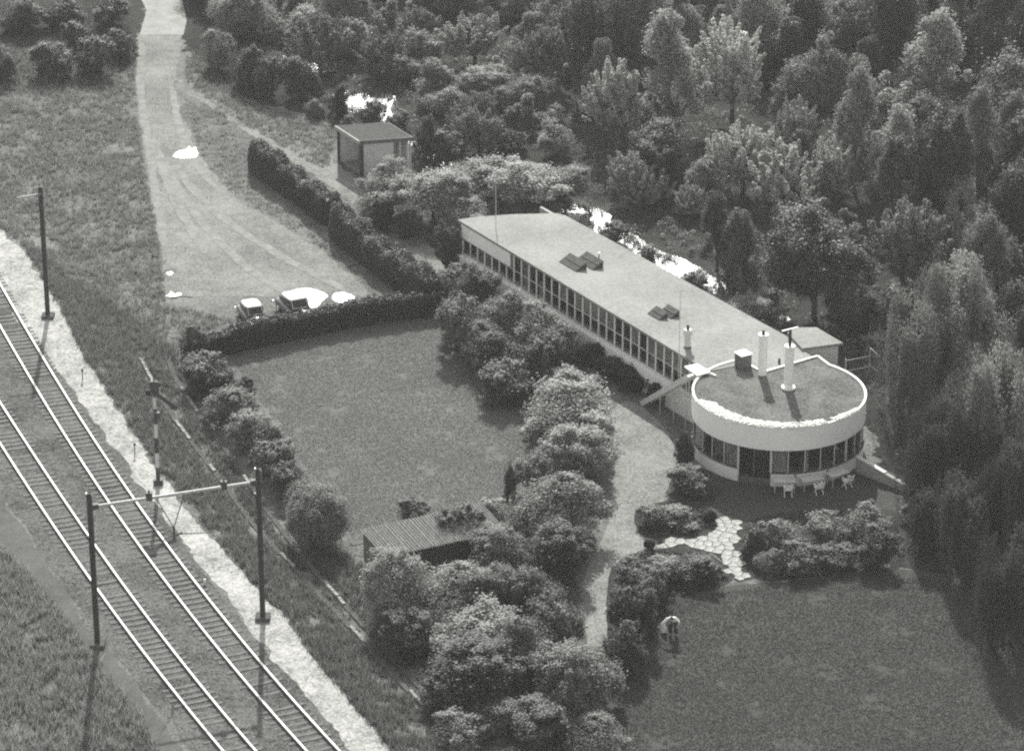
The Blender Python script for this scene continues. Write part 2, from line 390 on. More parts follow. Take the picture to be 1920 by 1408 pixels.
sheet('planting_bed', [(1386, 985), (1480, 960), (1600, 955), (1690, 965), (1700, 1040), (1600, 1070), (1490, 1085), (1420, 1085), (1384, 1040)], M_BED, 0.016, 'shrub border right of the flagstones, before the terrace', 'planting bed', jag=0.05, seed=13)
# water: the stream behind the house and puddles on the yard
def stream_poly(cl):
    L, Rr = [], []
    pts = [(G(x, y)[0], G(x, y)[1], w) for x, y, w in cl]
    for i, (x, y, w) in enumerate(pts):
        a = pts[max(0, i - 1)]; b = pts[min(len(pts) - 1, i + 1)]; d = Vector((b[0] - a[0], b[1] - a[1])).normalized(); n = Vector((-d.y, d.x))
        L.append((x + n.x * w / 2, y + n.y * w / 2)); Rr.append((x - n.x * w / 2, y - n.y * w / 2))
    return L + Rr[::-1]
sheet('stream', None, M_WATER, 0.020, 'glittering stream winding behind the long house', 'stream', jag=0.2, seed=14,
      world_pts=stream_poly([(495, 100, .4), (526, 112, 2.0), (550, 122, .6), (588, 122, 1.6), (600, 148, .8), (620, 160, 2.2), (645, 180, 2.2), (685, 190, 5.0), (715, 216, 2.6), (745, 245, .8), (850, 320, 1.0), (970, 365, 1.0), (1060, 392, 2.4), (1100, 408, 3.6), (1150, 442, 2.6), (1210, 478, 2.8), (1250, 500, 3.6), (1330, 544, 3.0), (1400, 574, 1.4), (1470, 600, .8)]))
sheet('pool', [(436, 92), (442, 80), (452, 68), (468, 66), (462, 76), (448, 86)], M_WATER, 0.020, 'small bright pool among bushes right of the road', 'pool', jag=0.3, seed=15)
for i, (pp, lb) in enumerate([([(325, 293), (332, 285), (349, 281), (354, 275), (361, 279), (367, 276), (370, 286), (368, 296), (352, 298), (334, 297)], 'white glinting puddle on the right side of the drive'),
                              ([(540, 558), (548, 546), (566, 541), (588, 543), (606, 549), (614, 557), (604, 566), (594, 576), (570, 580), (556, 572)], 'largest white puddle beside the bigger car'),
                              ([(624, 560), (628, 550), (645, 549), (664, 556), (660, 566), (640, 570)], 'small white puddle right of the two cars'),
                              ([(310, 556), (318, 553), (322, 547), (328, 552), (338, 549), (340, 554), (330, 557), (318, 558)], 'thin white puddle at the left corner of the yard'),
                              ([(312, 512), (317, 508), (325, 512), (320, 517)], 'tiny white puddle above the yard corner')]):
    sheet('puddle', pp, M_WATER, 0.030, lb, 'puddle', jag=0.07, seed=40 + i, n=4)
# crazy paving: a bed of earth with separate flat stones
PAVE_PX = [[(1348, 972), (1386, 975), (1382, 1010), (1384, 1040), (1396, 1062), (1415, 1084), (1384, 1091), (1366, 1076), (1352, 1050), (1330, 1030), (1300, 1024), (1236, 1028), (1234, 1014), (1290, 1010), (1318, 1004), (1336, 992)],
           [(1346, 960), (1352, 964), (1384, 973), (1372, 967)]]
pave = sheet('flagstone_path', PAVE_PX[0], M_BED, 0.020, 'crazy-paved path of pale flagstones in the garden', 'path', closed_smooth=False)
def clip_poly(poly, p, n):
    out = []
    for i in range(len(poly)):
        a, b = poly[i], poly[(i + 1) % len(poly)]
        da = (a[0] - p[0]) * n[0] + (a[1] - p[1]) * n[1]; db = (b[0] - p[0]) * n[0] + (b[1] - p[1]) * n[1]
        if da <= 0: out.append(a)
        if (da < 0 < db) or (db < 0 < da):
            t = da / (da - db); out.append((a[0] + (b[0] - a[0]) * t, a[1] + (b[1] - a[1]) * t))
    return out
def paving(parent, poly, cell, seed):
    rnd = random.Random(seed)
    x0, x1 = min(p[0] for p in poly), max(p[0] for p in poly); y0, y1 = min(p[1] for p in poly), max(p[1] for p in poly)
    sites = []
    for _ in range(6000):
        q = (rnd.uniform(x0 - cell, x1 + cell), rnd.uniform(y0 - cell, y1 + cell))
        if all((q[0] - s[0]) ** 2 + (q[1] - s[1]) ** 2 > (cell * rnd.uniform(0.7, 1.0)) ** 2 for s in sites): sites.append(q)
    for s in sites:
        if not inside(s, poly): continue
        c = [(s[0] - cell * 1.2, s[1] - cell * 1.2), (s[0] + cell * 1.2, s[1] - cell * 1.2), (s[0] + cell * 1.2, s[1] + cell * 1.2), (s[0] - cell * 1.2, s[1] + cell * 1.2)]
        for o in sites:
            if o is s: continue
            d = (o[0] - s[0], o[1] - s[1]); L = math.hypot(*d)
            if L > cell * 3.4: continue
            c = clip_poly(c, ((s[0] + o[0]) / 2 - d[0] / L * 0.022, (s[1] + o[1]) / 2 - d[1] / L * 0.022), (d[0] / L, d[1] / L))
            if len(c) < 3: break
        if len(c) < 3: continue
        h = rnd.uniform(0.03, 0.055)
        mb = MB(); k = len(c); cx = sum(p[0] for p in c) / k; cy = sum(p[1] for p in c) / k
        mb.prism([(p[0] - cx, p[1] - cy) for p in c], 0.0, h)
        o = mb.build('flagstone', M_STONE, parent, at=(cx, cy, 0.016))
        o.rotation_euler = (rnd.uniform(-.012, .012), rnd.uniform(-.012, .012), 0)
paving(pave, [tuple(G(x, y)[:2]) for x, y in PAVE_PX[0]], 0.55, 5)

# ------------------------------------------------------------------ railway
RZ = BANK_Z
RR_PX = [(-110, 340), (0, 532), (56, 632), (119, 733), (249.5, 932), (366, 1085), (444, 1187), (520, 1282), (590, 1359), (680, 1455), (790, 1560)]   # right rail of the near track
LR_PX = [(-120, 570), (-30, 706), (57, 841), (113, 928), (169, 1013), (225, 1086), (300, 1183), (366, 1270), (435, 1357), (520, 1455), (620, 1560)]   # right rail of the far-left track
def resample(pts, step):
    P = np.array(pts); d = np.r_[0, np.cumsum(np.hypot(*np.diff(P, axis=0).T))]
    t = np.arange(0, d[-1], step); return np.c_[np.interp(t, d, P[:, 0]), np.interp(t, d, P[:, 1])]
def fit_curve(px, z):
    P = np.array([[*G(x, y, z)[:2]] for x, y in px]); c = np.polyfit(P[:, 1], P[:, 0], 3)
    yy = np.linspace(P[:, 1].max(), P[:, 1].min(), 200); return np.c_[np.polyval(c, yy), yy]
def offset(P, d):
    T = np.gradient(P, axis=0); T /= np.hypot(T[:, 0], T[:, 1])[:, None]; N = np.c_[T[:, 1], -T[:, 0]]   # to the left when travelling down the picture
    return P + N * d, T
def strip(name, La, Lb, z, m, label, cat, jag=0.0, seed=0, nj=5):
    rnd = np.random.RandomState(seed); k = len(La); vs = []
    if len(Lb) != k:
        t = np.linspace(0, 1, k); tb = np.linspace(0, 1, len(Lb)); Lb = np.c_[np.interp(t, tb, Lb[:, 0]), np.interp(t, tb, Lb[:, 1])]
    ja = np.convolve(rnd.normal(0, 1, k + 8), np.ones(4) / 2, 'same')[4:4 + k] * jag; jb = np.convolve(rnd.normal(0, 1, k + 8), np.ones(4) / 2, 'same')[4:4 + k] * jag
    D = Lb - La; D /= np.hypot(D[:, 0], D[:, 1])[:, None]
    A = La + D * ja[:, None]; B = Lb + D * jb[:, None]
    v = np.concatenate([np.c_[A, np.full(k, z)], np.c_[B, np.full(k, z)]]); i = np.arange(k - 1)
    q = np.c_[i, i + 1, k + i + 1, k + i]
    me = np_mesh(name, v, q, m)
    bm = bmesh.new(); bm.from_mesh(me)
    bmesh.ops.recalc_face_normals(bm, faces=bm.faces)
    if sum(f.normal.z for f in bm.faces) < 0: bmesh.ops.reverse_faces(bm, faces=bm.faces)
    bm.to_mesh(me); bm.free()
    o = bpy.data.objects.new(name, me); COL.objects.link(o); return tag(o, label, cat, kind='structure')
RRC = resample(fit_curve(RR_PX, RZ + 0.17), 0.6); LRC = resample(fit_curve(LR_PX, RZ + 0.17), 0.6)
# find which offset sign is "left" (towards smaller x)
test, _ = offset(RRC, 1.0)
SGN = 1.0 if test[50, 0] < RRC[50, 0] else -1.0
def left(P, d): return offset(P, SGN * d)[0]
strip('track_bed', left(RRC, -0.95), left(LRC, 3.0), RZ + 0.006, M_BALLAST, 'grey ballast bed under both railway tracks', 'track bed', 0.10, 3)
strip('service_path', left(LRC, 3.1), left(LRC, 5.0), RZ + 0.004, M_DIRT, 'dark trodden path left of the tracks', 'path', 0.15, 5)
# pale gravel strip between the right track and the bank edge
E2 = resample(EDGE, 0.35)
def nearest_left(P, Q, d):
    return P
SL_PX = [(-110, 400), (0, 560), (56, 610), (100, 655), (125, 705), (155, 765), (195, 830), (225, 885), (262, 925), (300, 965), (345, 1015), (395, 1085), (440, 1130), (470, 1170), (515, 1215), (560, 1290), (610, 1345), (660, 1400), (800, 1560)]
SL = resample(fit_curve(SL_PX, RZ), 0.35); SE = fit_curve(EDGE_PX[:-1], RZ)
k = 220
SLr = np.c_[np.interp(np.linspace(0, 1, k), np.linspace(0, 1, len(SL)), SL[:, 0]), np.interp(np.linspace(0, 1, k), np.linspace(0, 1, len(SL)), SL[:, 1])]
yy = SLr[:, 1]; Eo = EDGE[np.argsort(EDGE[:, 1])]
SEr = np.c_[np.interp(yy, Eo[:, 1], Eo[:, 0]) + 0.1, yy]
strip('gravel_strip', SLr, SEr, RZ + 0.012, M_STRIP, 'bright pale gravel strip alongside the right-hand track', 'gravel', 0.16, 9)

SLEEPER_ME = MB().box(-1.25, 1.25, -0.125, 0.125, -0.10, 0.02).mesh('sleeper', M_SLEEPER)
def rail_mesh(P, z, m):
    prof = [(-0.07, 0.0), (0.07, 0.0), (0.07, 0.02), (0.015, 0.04), (0.015, 0.115), (0.06, 0.125), (0.06, 0.155), (-0.06, 0.155), (-0.06, 0.125), (-0.015, 0.115), (-0.015, 0.04), (-0.07, 0.02)]  # head wider than a real rail, the extra width imitating bright halation
    T = np.gradient(P, axis=0); T /= np.hypot(T[:, 0], T[:, 1])[:, None]; N = np.c_[T[:, 1], -T[:, 0]]
    k = len(prof); v = np.concatenate([np.c_[P + N * a, np.full(len(P), z + b)][:, None, :] for a, b in prof], 1).reshape(-1, 3)
    q = []
    for j in range(k):
        a = np.arange(len(P) - 1) * k + j; b = np.arange(len(P) - 1) * k + (j + 1) % k
        q.append(np.c_[a, b, b + k, a + k])
    return v, np.concatenate(q)
def railway(Pr, label, seed):
    o0 = Vector((Pr[60, 0], Pr[60, 1], RZ)); rnd = random.Random(seed)
    t = thing('railway_track', label, 'railway track', o0, group='railway tracks')
    for off in (0.0, 1.505):
        P = left(Pr, off); v, q = rail_mesh(P[::2], RZ + 0.03, None); v = v - np.array(o0)
        me = np_mesh('rail', v, q, M_RAIL); me.materials.append(M_RUST)
        k = 12; mi = np.zeros(len(q), dtype=np.int32); nseg = len(q) // k
        for j in range(k):
            if j not in (5, 6, 7): mi[j * nseg:(j + 1) * nseg] = 1      # only the running surface is polished
        me.polygons.foreach_set('material_index', mi)
        bm = bmesh.new(); bm.from_mesh(me); bmesh.ops.recalc_face_normals(bm, faces=bm.faces); bm.to_mesh(me); bm.free()
        inst('rail', me, t)
    C = left(Pr, 0.7525); T = np.gradient(C, axis=0)
    for i in range(len(C)):
        if C[i, 1] > 222 or C[i, 1] < 147: continue
        a = math.atan2(T[i, 1], T[i, 0]) + math.pi / 2
        inst('sleeper', SLEEPER_ME, t, Vector((C[i, 0], C[i, 1], RZ + 0.024 - rnd.choice([0, 0, 0.006, 0.012, 0.03, 0.045])) ) - o0, (rnd.uniform(-.004, .004), 0, a + rnd.uniform(-.015, .015)), (rnd.uniform(0.97, 1.02), rnd.uniform(.9, 1.1), 1))
    return t
railway(RRC, 'right-hand railway track beside the pale gravel strip', 1)
railway(LRC, 'left-hand railway track nearest the picture corner', 2)
# loose ballast stones
def stones(name, polyfun, n, s0, s1, m, label, cat, seed):
    rnd = np.random.RandomState(seed); P = polyfun(rnd, n); n = len(P)
    base = np.array([(1, 0, 0), (0, 1, 0), (-1, 0, 0), (0, -1, 0), (0, 0, 0.8)], float)
    sc = rnd.uniform(s0, s1, (n, 1, 3)); ang = rnd.uniform(0, 6.28, n); c, s = np.cos(ang), np.sin(ang)
    V = base[None] * sc; Vx = V[..., 0] * c[:, None] - V[..., 1] * s[:, None]; Vy = V[..., 0] * s[:, None] + V[..., 1] * c[:, None]
    v = np.stack([Vx, Vy, V[..., 2]], -1) + P[:, None, :]
    f = np.array([(0, 1, 4), (1, 2, 4), (2, 3, 4), (3, 0, 4)]); q = (f[None] + np.arange(n)[:, None, None] * 5).reshape(-1, 3)
    o = bpy.data.objects.new(name, np_mesh(name, v.reshape(-1, 3), q, m)); COL.objects.link(o); return tag(o, label, cat, kind='stuff')
def along(La, Lb, z):
    def fn(rnd, n):
        i = rnd.randint(0, min(len(La), len(Lb)) - 1, n); t = rnd.uniform(0, 1, n)[:, None]
        p = La[i] * (1 - t) + Lb[i] * t + rnd.uniform(-.35, .35, (n, 2)); return np.c_[p, np.full(n, z)]
    return fn
nmin = min(len(RRC), len(LRC))
stones('ballast_stones', along(left(RRC, -0.9), left(RRC, 2.6), RZ + 0.008), 9000, 0.02, 0.05, M_BALLAST_STONE, 'loose ballast stones between rails and sleepers of right track', 'ballast', 11)
stones('ballast_stones', along(left(LRC, -1.0), left(LRC, 2.8), RZ + 0.008), 9000, 0.02, 0.05, M_BALLAST_STONE, 'loose ballast stones between rails and sleepers of left track', 'ballast', 12)

# catenary masts
def mast_part(par, base, h, w, name='mast'):
    m = MB(); b = Vector(base)
    for sx in (-1, 1): m.box(b.x + sx * w / 2 - 0.02, b.x + sx * w / 2 + 0.02, b.y - w / 2, b.y + w / 2, b.z, b.z + h)
    m.box(b.x - w / 2 + 0.02, b.x + w / 2 - 0.02, b.y - 0.012, b.y + 0.012, b.z, b.z + h)
    return m.build(name, M_STEEL, par)
def footing(par, base):
    b = Vector(base); m = MB(); m.prism([(b.x - .42, b.y - .42), (b.x + .42, b.y - .42), (b.x + .42, b.y + .42), (b.x - .42, b.y + .42)], b.z - .3, b.z + .22)
    o = m.build('concrete_footing', M_DIRT, par, bevel=0.05); return o
pl, pr = G(183, 1210, RZ), G(493, 1160, RZ)
org = pl.copy(); por = thing('catenary_portal', 'steel portal with crossbeam spanning both railway tracks', 'portal', org)
lb, rb = Vector((0, 0, 0)), pr - org
mast_part(por, lb, 9.2, 0.25); mast_part(por, rb, 9.2, 0.25); footing(por, lb); footing(por, rb)
BH = 8.42
b0, b1 = lb + Vector((0.1, 0, BH)), rb + Vector((-0.1, 0, BH))
bm_ = MB(); bm_.tube(b0, b1, 0.085, n=12); beam = bm_.build('beam', M_GALV, por, smooth=False)
for q in (b0, b1):
    mb = MB(); d = (b1 - b0).normalized() * (1 if q is b0 else -1); mb.bar(q, q + d * 0.35 + Vector((0, 0, 0.0)), 0.26, 0.30); mb.build('beam_bracket', M_STEEL, por)
for f in (0.345, 0.80):
    p = b0.lerp(b1, f); mb = MB(); mb.box(p.x - .17, p.x + .17, p.y - .12, p.y + .12, p.z - .12, p.z + .34); o = mb.build('insulator_box', M_STEEL, por)
    mb = MB(); mb.tube((p.x, p.y, p.z + .34), (p.x, p.y, p.z + .46), .05); mb.build('insulator', M_DARK, o)
hb = MB(); c0, c1 = b0.lerp(b1, 0.385), b0.lerp(b1, 0.56); cm = b0.lerp(b1, 0.485) + Vector((0, 0, -2.0))
hb.tube(c0, cm, 0.03, n=6); hb.tube(c1, cm, 0.03, n=6); hg = hb.build('hanger', M_STEEL, por)
mb = MB(); mb.tube(cm + Vector((0, 0, .05)), cm + Vector((0, 0, -.75)), 0.06, n=8); mb.build('hanger_post', M_STEEL, hg)
mb = MB(); mb.tube(cm + Vector((0.1, 0, -.38)), cm + Vector((2.1, 0.05, -.30)), 0.03, n=6); mb.tube(cm + Vector((0.1, 0, -.45)), cm + Vector((.45, 0, -.28)), 0.05, n=6); mb.build('registration_arm', M_STEEL, hg)
for b in (lb, rb):
    mb = MB(); mb.box(b.x - .18, b.x - .13, b.y - .1, b.y + .1, 8.9, 9.25); mb.box(b.x + .1, b.x + .16, b.y - .06, b.y + .06, 8.4, 9.1); mb.build('mast_cap', M_GALV, por)
pm = G(90, 595, RZ); mt = thing('catenary_mast', 'single dark steel mast on the gravel at the left edge', 'mast', pm)
mast_part(mt, (0, 0, 0), 9.3, 0.25); footing(mt, (0, 0, 0))
mb = MB(); mb.tube((0, 0, 8.8), (-1.5, -.5, 8.72), 0.05, n=10); mb.build('bracket_arm', M_GALV, mt)
# signal
ps = G(297, 908, RZ); sg = thing('railway_signal', 'black and white banded signal post beside the track', 'signal', ps)
bands = [(0.0, 1.15, M_STEEL), (1.15, 2.1, M_WHITE_OLD), (2.1, 3.1, M_STEEL), (3.1, 4.0, M_WHITE_OLD), (4.0, 5.0, M_STEEL), (5.0, 5.75, M_WHITE_OLD), (5.75, 6.1, M_STEEL)]
for i, (a, b, m) in enumerate(bands):
    mb = MB(); mb.tube((0, 0, a), (0, 0, b), 0.13 - 0.006 * i, n=12); mb.build('post_band', m, sg)
mb = MB(); mb.box(-.28, .28, -.22, .22, -0.1, .35); mb.build('base_box', M_STEEL, sg, bevel=.03)
mb = MB(); mb.box(-.05, .28, -.14, .14, 4.35, 4.75); mb.build('relay_box', M_STEEL, sg, bevel=.02)
mb = MB(); mb.prism([(-.25, -.1), (.3, -.1), (.3, .12), (-.25, .12)], 6.05, 6.75); hd = mb.build('lamp_head', M_STEEL, sg, bevel=.06)
mb = MB(); mb.box(-.52, -.2, -.12, .12, 5.85, 6.2); mb.build('lamp', M_DARK, hd, bevel=.05)
mb = MB(); mb.tube((0, 0, 6.7), (0, 0, 7.0), .05, .015, n=8); mb.build('finial', M_STEEL, hd)
mb = MB(); mb.bar((0.05, -.1, 6.05), (1.35, -.1, 5.05), .06, .26); mb.build('semaphore_arm', M_STEEL, sg)
for (x, y, h, lb_, m) in [(253, 852, .75, 'small dark marker post on the gravel, nearest the signal', M_STEEL), (155, 712, .75, 'small dark marker post on the gravel, farther up the line', M_STEEL),
                          (384, 1096, .35, 'short white stake beside the right-hand rail', M_WHITE), (101, 560, .4, 'short dark peg behind the single mast', M_STEEL)]:
    p = G(x, y, RZ); t = thing('marker_post', lb_, 'marker post', p)
    mb = MB(); mb.tube((0, 0, -.1), (0, 0, h), .035, n=8); mb.build('post', m, t)
    mb = MB(); mb.box(-.06, .08, -.03, .03, h - .16, h + .02); mb.build('plate', m, t)
# concrete cable trough along the foot of the bank: a row of slabs half lost in the grass
M_SLAB = _gm('lichened_concrete', 0.10, 0.34, 2.2, 0.95, 0.2, fine=9)
SLAB = MB().box(-.49, .49, -.09, .09, -.25, .05).mesh('slab', M_SLAB)
SLABD = MB().box(-.48, .48, -.14, .14, -.12, .05).mesh('slab', M_DIRT)
TROUGH = []
def trough(px, label, seed):
    P = resample([tuple(on_ground(x, y)[:2]) for x, y in smooth_pts(px, 6)], 1.0); T = np.gradient(P, axis=0); rnd = random.Random(seed)
    TROUGH.append(P)
    o0 = Vector((P[0, 0], P[0, 1], GZ(*P[0]))); t = thing('cable_trough', label, 'cable trough', o0)
    for i in range(len(P)):
        z = GZ(*P[i]); pale = noise.noise(Vector((i * .21, seed, 0))) > 0.1
        inst('slab', SLAB if pale else SLABD, t, Vector((P[i, 0], P[i, 1], z + (rnd.uniform(0.12, .2) if pale else 0.06))) - o0, (rnd.uniform(-.05, .05), 0, math.atan2(T[i, 1], T[i, 0]) + rnd.uniform(-.03, .03)))
trough([(262, 672), (290, 725), (325, 785), (365, 838), (420, 910), (475, 985), (540, 1055), (600, 1118), (660, 1182), (740, 1270), (820, 1350), (880, 1410)], 'line of half-buried concrete slabs along the bank, nearer the track', 1)
trough([(312, 668), (330, 712), (360, 760), (420, 840), (480, 930), (540, 1010), (600, 1085), (668, 1160), (760, 1262), (840, 1345), (900, 1410)], 'line of half-buried concrete slabs below the bushes, nearer the lawn', 2)

# ------------------------------------------------------------------ the house: long flat-roofed wing and round pavilion, one building
RT = 3.9                                              # roof level
A0 = G(858, 412, RT); A0.z = 0
_d = G(1330, 697, RT) - G(858, 412, RT); H_RZ = math.atan2(_d.y, _d.x)
house = thing('house', 'long flat-roofed glass-fronted house with a round white pavilion at its end', 'house', A0, H_RZ)
_ch, _sh = math.cos(H_RZ), math.sin(H_RZ)
def W2L(x, y): dx, dy = x - A0.x, y - A0.y; return (dx * _ch + dy * _sh, -dx * _sh + dy * _ch)
def HL(px, py, z): p = G(px, py, z); return W2L(p.x, p.y)
def ccw(pts):
    a = sum(pts[i][0] * pts[(i + 1) % len(pts)][1] - pts[(i + 1) % len(pts)][0] * pts[i][1] for i in range(len(pts)))
    return pts if a > 0 else pts[::-1]
CC = G(1461, 734.5, RT); CR = 5.36
def RP(theta, r): return W2L(CC.x + r * math.sin(theta), CC.y - r * math.cos(theta))     # theta 0 faces the camera side, positive to the right
def theta_of(px, py, z=RT):
    p = G(px, py, z); return math.atan2(p.x - CC.x, -(p.y - CC.y))
TH0, TH1 = theta_of(1395, 682), theta_of(1560, 682)
# long wing
FRONT_END = HL(1322, 698, RT)[0]
roof_poly = [(0, 0), (FRONT_END, 0), HL(1395, 683, RT), HL(1430, 699, RT), HL(1527, 671, RT), HL(1505, 657, RT), HL(1475, 630, RT), HL(1060, 404, RT), HL(1042, 400, RT), HL(960, 402, RT), HL(890, 407, RT)]
mb = MB(); mb.prism(ccw(roof_poly), RT - 0.16, RT); mb.build('roof', M_ROOF, house)
BW = min(p[1] for p in roof_poly[6:8]) - 0.25        # back wall line
yF = 0.16                                            # front glass line
ZS = 1.62                                            # sill of the long window band
x_m0 = HL(957, 480, 3.7)[0]; STEP = 0.952
mull = [x_m0 + STEP * k for k in range(-8, 30)]
mull = [m for m in mull if 0.35 < m < FRONT_END - 0.3]
mb = MB(); mb.box(0.25, FRONT_END - .1, yF - .5, yF + .22, 0, ZS - .07); mb.build('base_wall', M_WHITE, house)
mb = MB(); mb.box(0.20, FRONT_END - .1, yF - .10, yF - .02, ZS - .06, ZS + .02); mb.build('sill', M_MULLION, house)
mb = MB(); mb.box(0.6, FRONT_END + 3.0, BW - .2, BW, 0, RT - .16); mb.build('rear_wall', M_GARWALL, house)
e1 = HL(960, 402, RT); e2 = HL(1042, 400, RT)
mb = MB(); mb.hexa([(.3, yF, 0), (.55, yF, 0), (e2[0] + .75, BW, 0), (e2[0] + .5, BW, 0)], [(.3, yF, RT - .16), (.55, yF, RT - .16), (e2[0] + .75, BW, RT - .16), (e2[0] + .5, BW, RT - .16)]); mb.build('end_wall', M_TAR, house)
mb = MB(); mb.box(.6, FRONT_END - .1, 2.4, 2.5, 0, RT - .16); mb.build('inner_wall', M_FELT, house)
mb = MB(); mb.box(.6, FRONT_END - .1, yF + .3, 2.4, 1.1, 1.2); mb.build('floor', M_DIRT, house)
ZT = RT - 0.17
ZM = ZS + (ZT - ZS) * 0.46
rnd = random.Random(3)
xs_all = [0.35] + mull + [FRONT_END - .12]
xw = HL(943, 480, 3.6)[0]                              # end of the white upper panel
for i in range(len(xs_all) - 1):
    a, b = xs_all[i], xs_all[i + 1]
    if b - a < 0.3: continue
    fr = MB(); fr.bar((a, yF - .01, ZS), (a, yF - .01, ZT), .10, .08)
    w = fr.build('window', M_WHITE, house)
    if a > xw - 0.5:
        mb = MB(); mb.box(a + .035, b - .035, yF - .025, yF + .025, ZM - .03, ZM + .03); mb.build('transom', M_MULLION, w)
        upper = M_CURTAIN if rnd.random() < (.35 if i < 14 else .85) else M_CGLASS
        mb = MB(); mb.box(a + .035, b - .035, yF - .008, yF + .008, ZM + .03, ZT); mb.build('pane', M_CGLASS, w)
        mb = MB(); mb.box(a + .035, b - .035, yF - .008, yF + .008, ZS + .02, ZM - .03); mb.build('pane', M_CGLASS, w)
        if upper is M_CURTAIN: 
            mb = MB(); mb.box(a + .02, b - .02, yF + .05, yF + .07, ZM - .05, ZT); mb.build('blind', M_CURTAIN, w)
        if rnd.random() < .3:
            mb = MB(); mb.box(a + .02, b - .02, yF + .16, yF + .19, ZS, ZT - rnd.choice([0, 0, .9])); mb.build('curtain', M_CURTAIN, w)
    else:
        mb = MB(); mb.box(a + .035, b - .035, yF - .008, yF + .008, ZS + .02, 2.62); mb.build('pane', M_CGLASS, w)
mb = MB(); mb.box(0.30, xw, yF - .06, yF + .06, 2.66, ZT - .03); mb.build('upper_panel', M_WHITE, house)
mb = MB(); mb.box(0.30, xw, yF - .05, yF + .05, 2.58, 2.655); mb.build('panel_rail', M_FELT, house)
for xx in (0.9, 1.9, 2.9, 3.9):
    mb = MB(); mb.tube((xx, yF - .3, 0), (xx, yF - .3, 2.6), .03, n=8); mb.build('slender_post', M_MULLION, house)
# rear annexe
an = [HL(1476, 628, RT), HL(1490, 619, RT), HL(1531, 618.5, RT), HL(1581, 648, RT), HL(1504, 658, RT)]
mb = MB(); mb.prism(ccw(an), RT + .0 + .01, RT + .18); mb.build('annexe_roof', M_ROOF, house)
cxa = sum(p[0] for p in an) / 5; cya = sum(p[1] for p in an) / 5
mb = MB(); mb.prism(ccw([(cxa + (p[0] - cxa) * .86, cya + (p[1] - cya) * .86) for p in an]), 0, RT + .005); mb.build('annexe_wall', M_WHITE_OLD, house)
# skylights: saw-tooth pairs
def wedge(px, py, L, w, h):
    x, y = HL(px, py, RT)
    mb = MB(); mb.add([(x - L, y, RT), (x, y, RT), (x, y + w, RT), (x - L, y + w, RT), (x, y + w, RT + h), (x - L, y + w, RT + h), (x, y, RT + .05), (x - L, y, RT + .05)],
                      [(0, 3, 2, 1), (7, 6, 4, 5), (1, 2, 4, 6), (2, 3, 5, 4), (3, 0, 7, 5), (0, 1, 6, 7)])
    o = mb.build('skylight', M_SKYL, house)
    mb = MB(); mb.bar((x - L * .96, y + w * .5, RT + .05 + (h - .05) * .5 + .02), (x - .04, y + w * .5, RT + .05 + (h - .05) * .5 + .02), .05, .03); mb.build('glazing_bar', M_FELT, o)
    mb = MB(); mb.add([(x + .004, y + .06, RT + .03), (x + .004, y + w - .03, RT + .03), (x + .004, y + w - .03, RT + h - .06)], [(0, 1, 2)]); mb.build('gable_pane', M_DARK, o)
wedge(1079.6, 510, 2.05, .85, .50); wedge(1111, 507, 2.05, .85, .50); wedge(1235, 601, 1.3, .7, .42); wedge(1257, 598, 1.3, .7, .42)
def rooftube(px, py, prof, name, m, sub=()):
    x, y = HL(px, py, RT); mb = MB()
    for (z0, z1, r0, r1) in prof: mb.tube((x, y, RT + z0), (x, y, RT + z1), r0, r1, n=20)
    o = mb.build(name, m, house)
    for nm, sm, pr in sub:
        mb = MB()
        for (z0, z1, r0, r1) in pr: mb.tube((x, y, RT + z0), (x, y, RT + z1), r0, r1, n=16)
        mb.build(nm, sm, o)
    return o, x, y
rooftube(1123, 493, [(0, .62, .045, .045)], 'vent_pipe', M_FELT, [('cap', M_WHITE, [(.60, .74, .08, .08)])])
rooftube(1289, 652, [(.12, .95, .20, .20), (.95, 1.25, .30, .26)], 'roof_vent', M_WHITE_OLD, [('base_ring', M_SKYL, [(0, .12, .26, .22)]), ('cap', M_DARK, [(1.25, 1.55, .09, .09)])])
rooftube(1429, 702, [(0, 2.62, .275, .275), (2.62, 2.72, .33, .33)], 'chimney', M_WHITE, [('cap', M_DARK, [(2.70, 2.95, .12, .09)])])
ch, cx_, cy_ = rooftube(1478, 728, [(0, .12, .43, .43), (.12, 2.72, .29, .28), (2.72, 2.86, .33, .33)], 'chimney', M_WHITE, [('flue', M_DARK, [(2.8, 3.95, .10, .09)])])
mb = MB(); a = Vector((-.52, -.1)); aw = Vector((a.x * _ch + a.y * _sh, -a.x * _sh + a.y * _ch))
mb.bar((cx_ + aw.x, cy_ + aw.y, RT + 3.86), (cx_ - aw.x * .9, cy_ - aw.y * .9, RT + 4.05), .10, .05); mb.build('cowl', M_WHITE, ch)
rooftube(1461, 682, [(0, .34, .08, .08)], 'vent_pipe', M_DARK)
x, y = HL(1393, 687, RT)
mb = MB(); mb.box(x - .38, x + .38, y - .38, y + .38, RT, RT + .86); vb = mb.build('ventilation_box', M_FELT, house)
mb = MB(); mb.box(x - .42, x + .42, y - .42, y + .42, RT + .865, RT + .93); mb.build('lid', M_WHITE, vb)
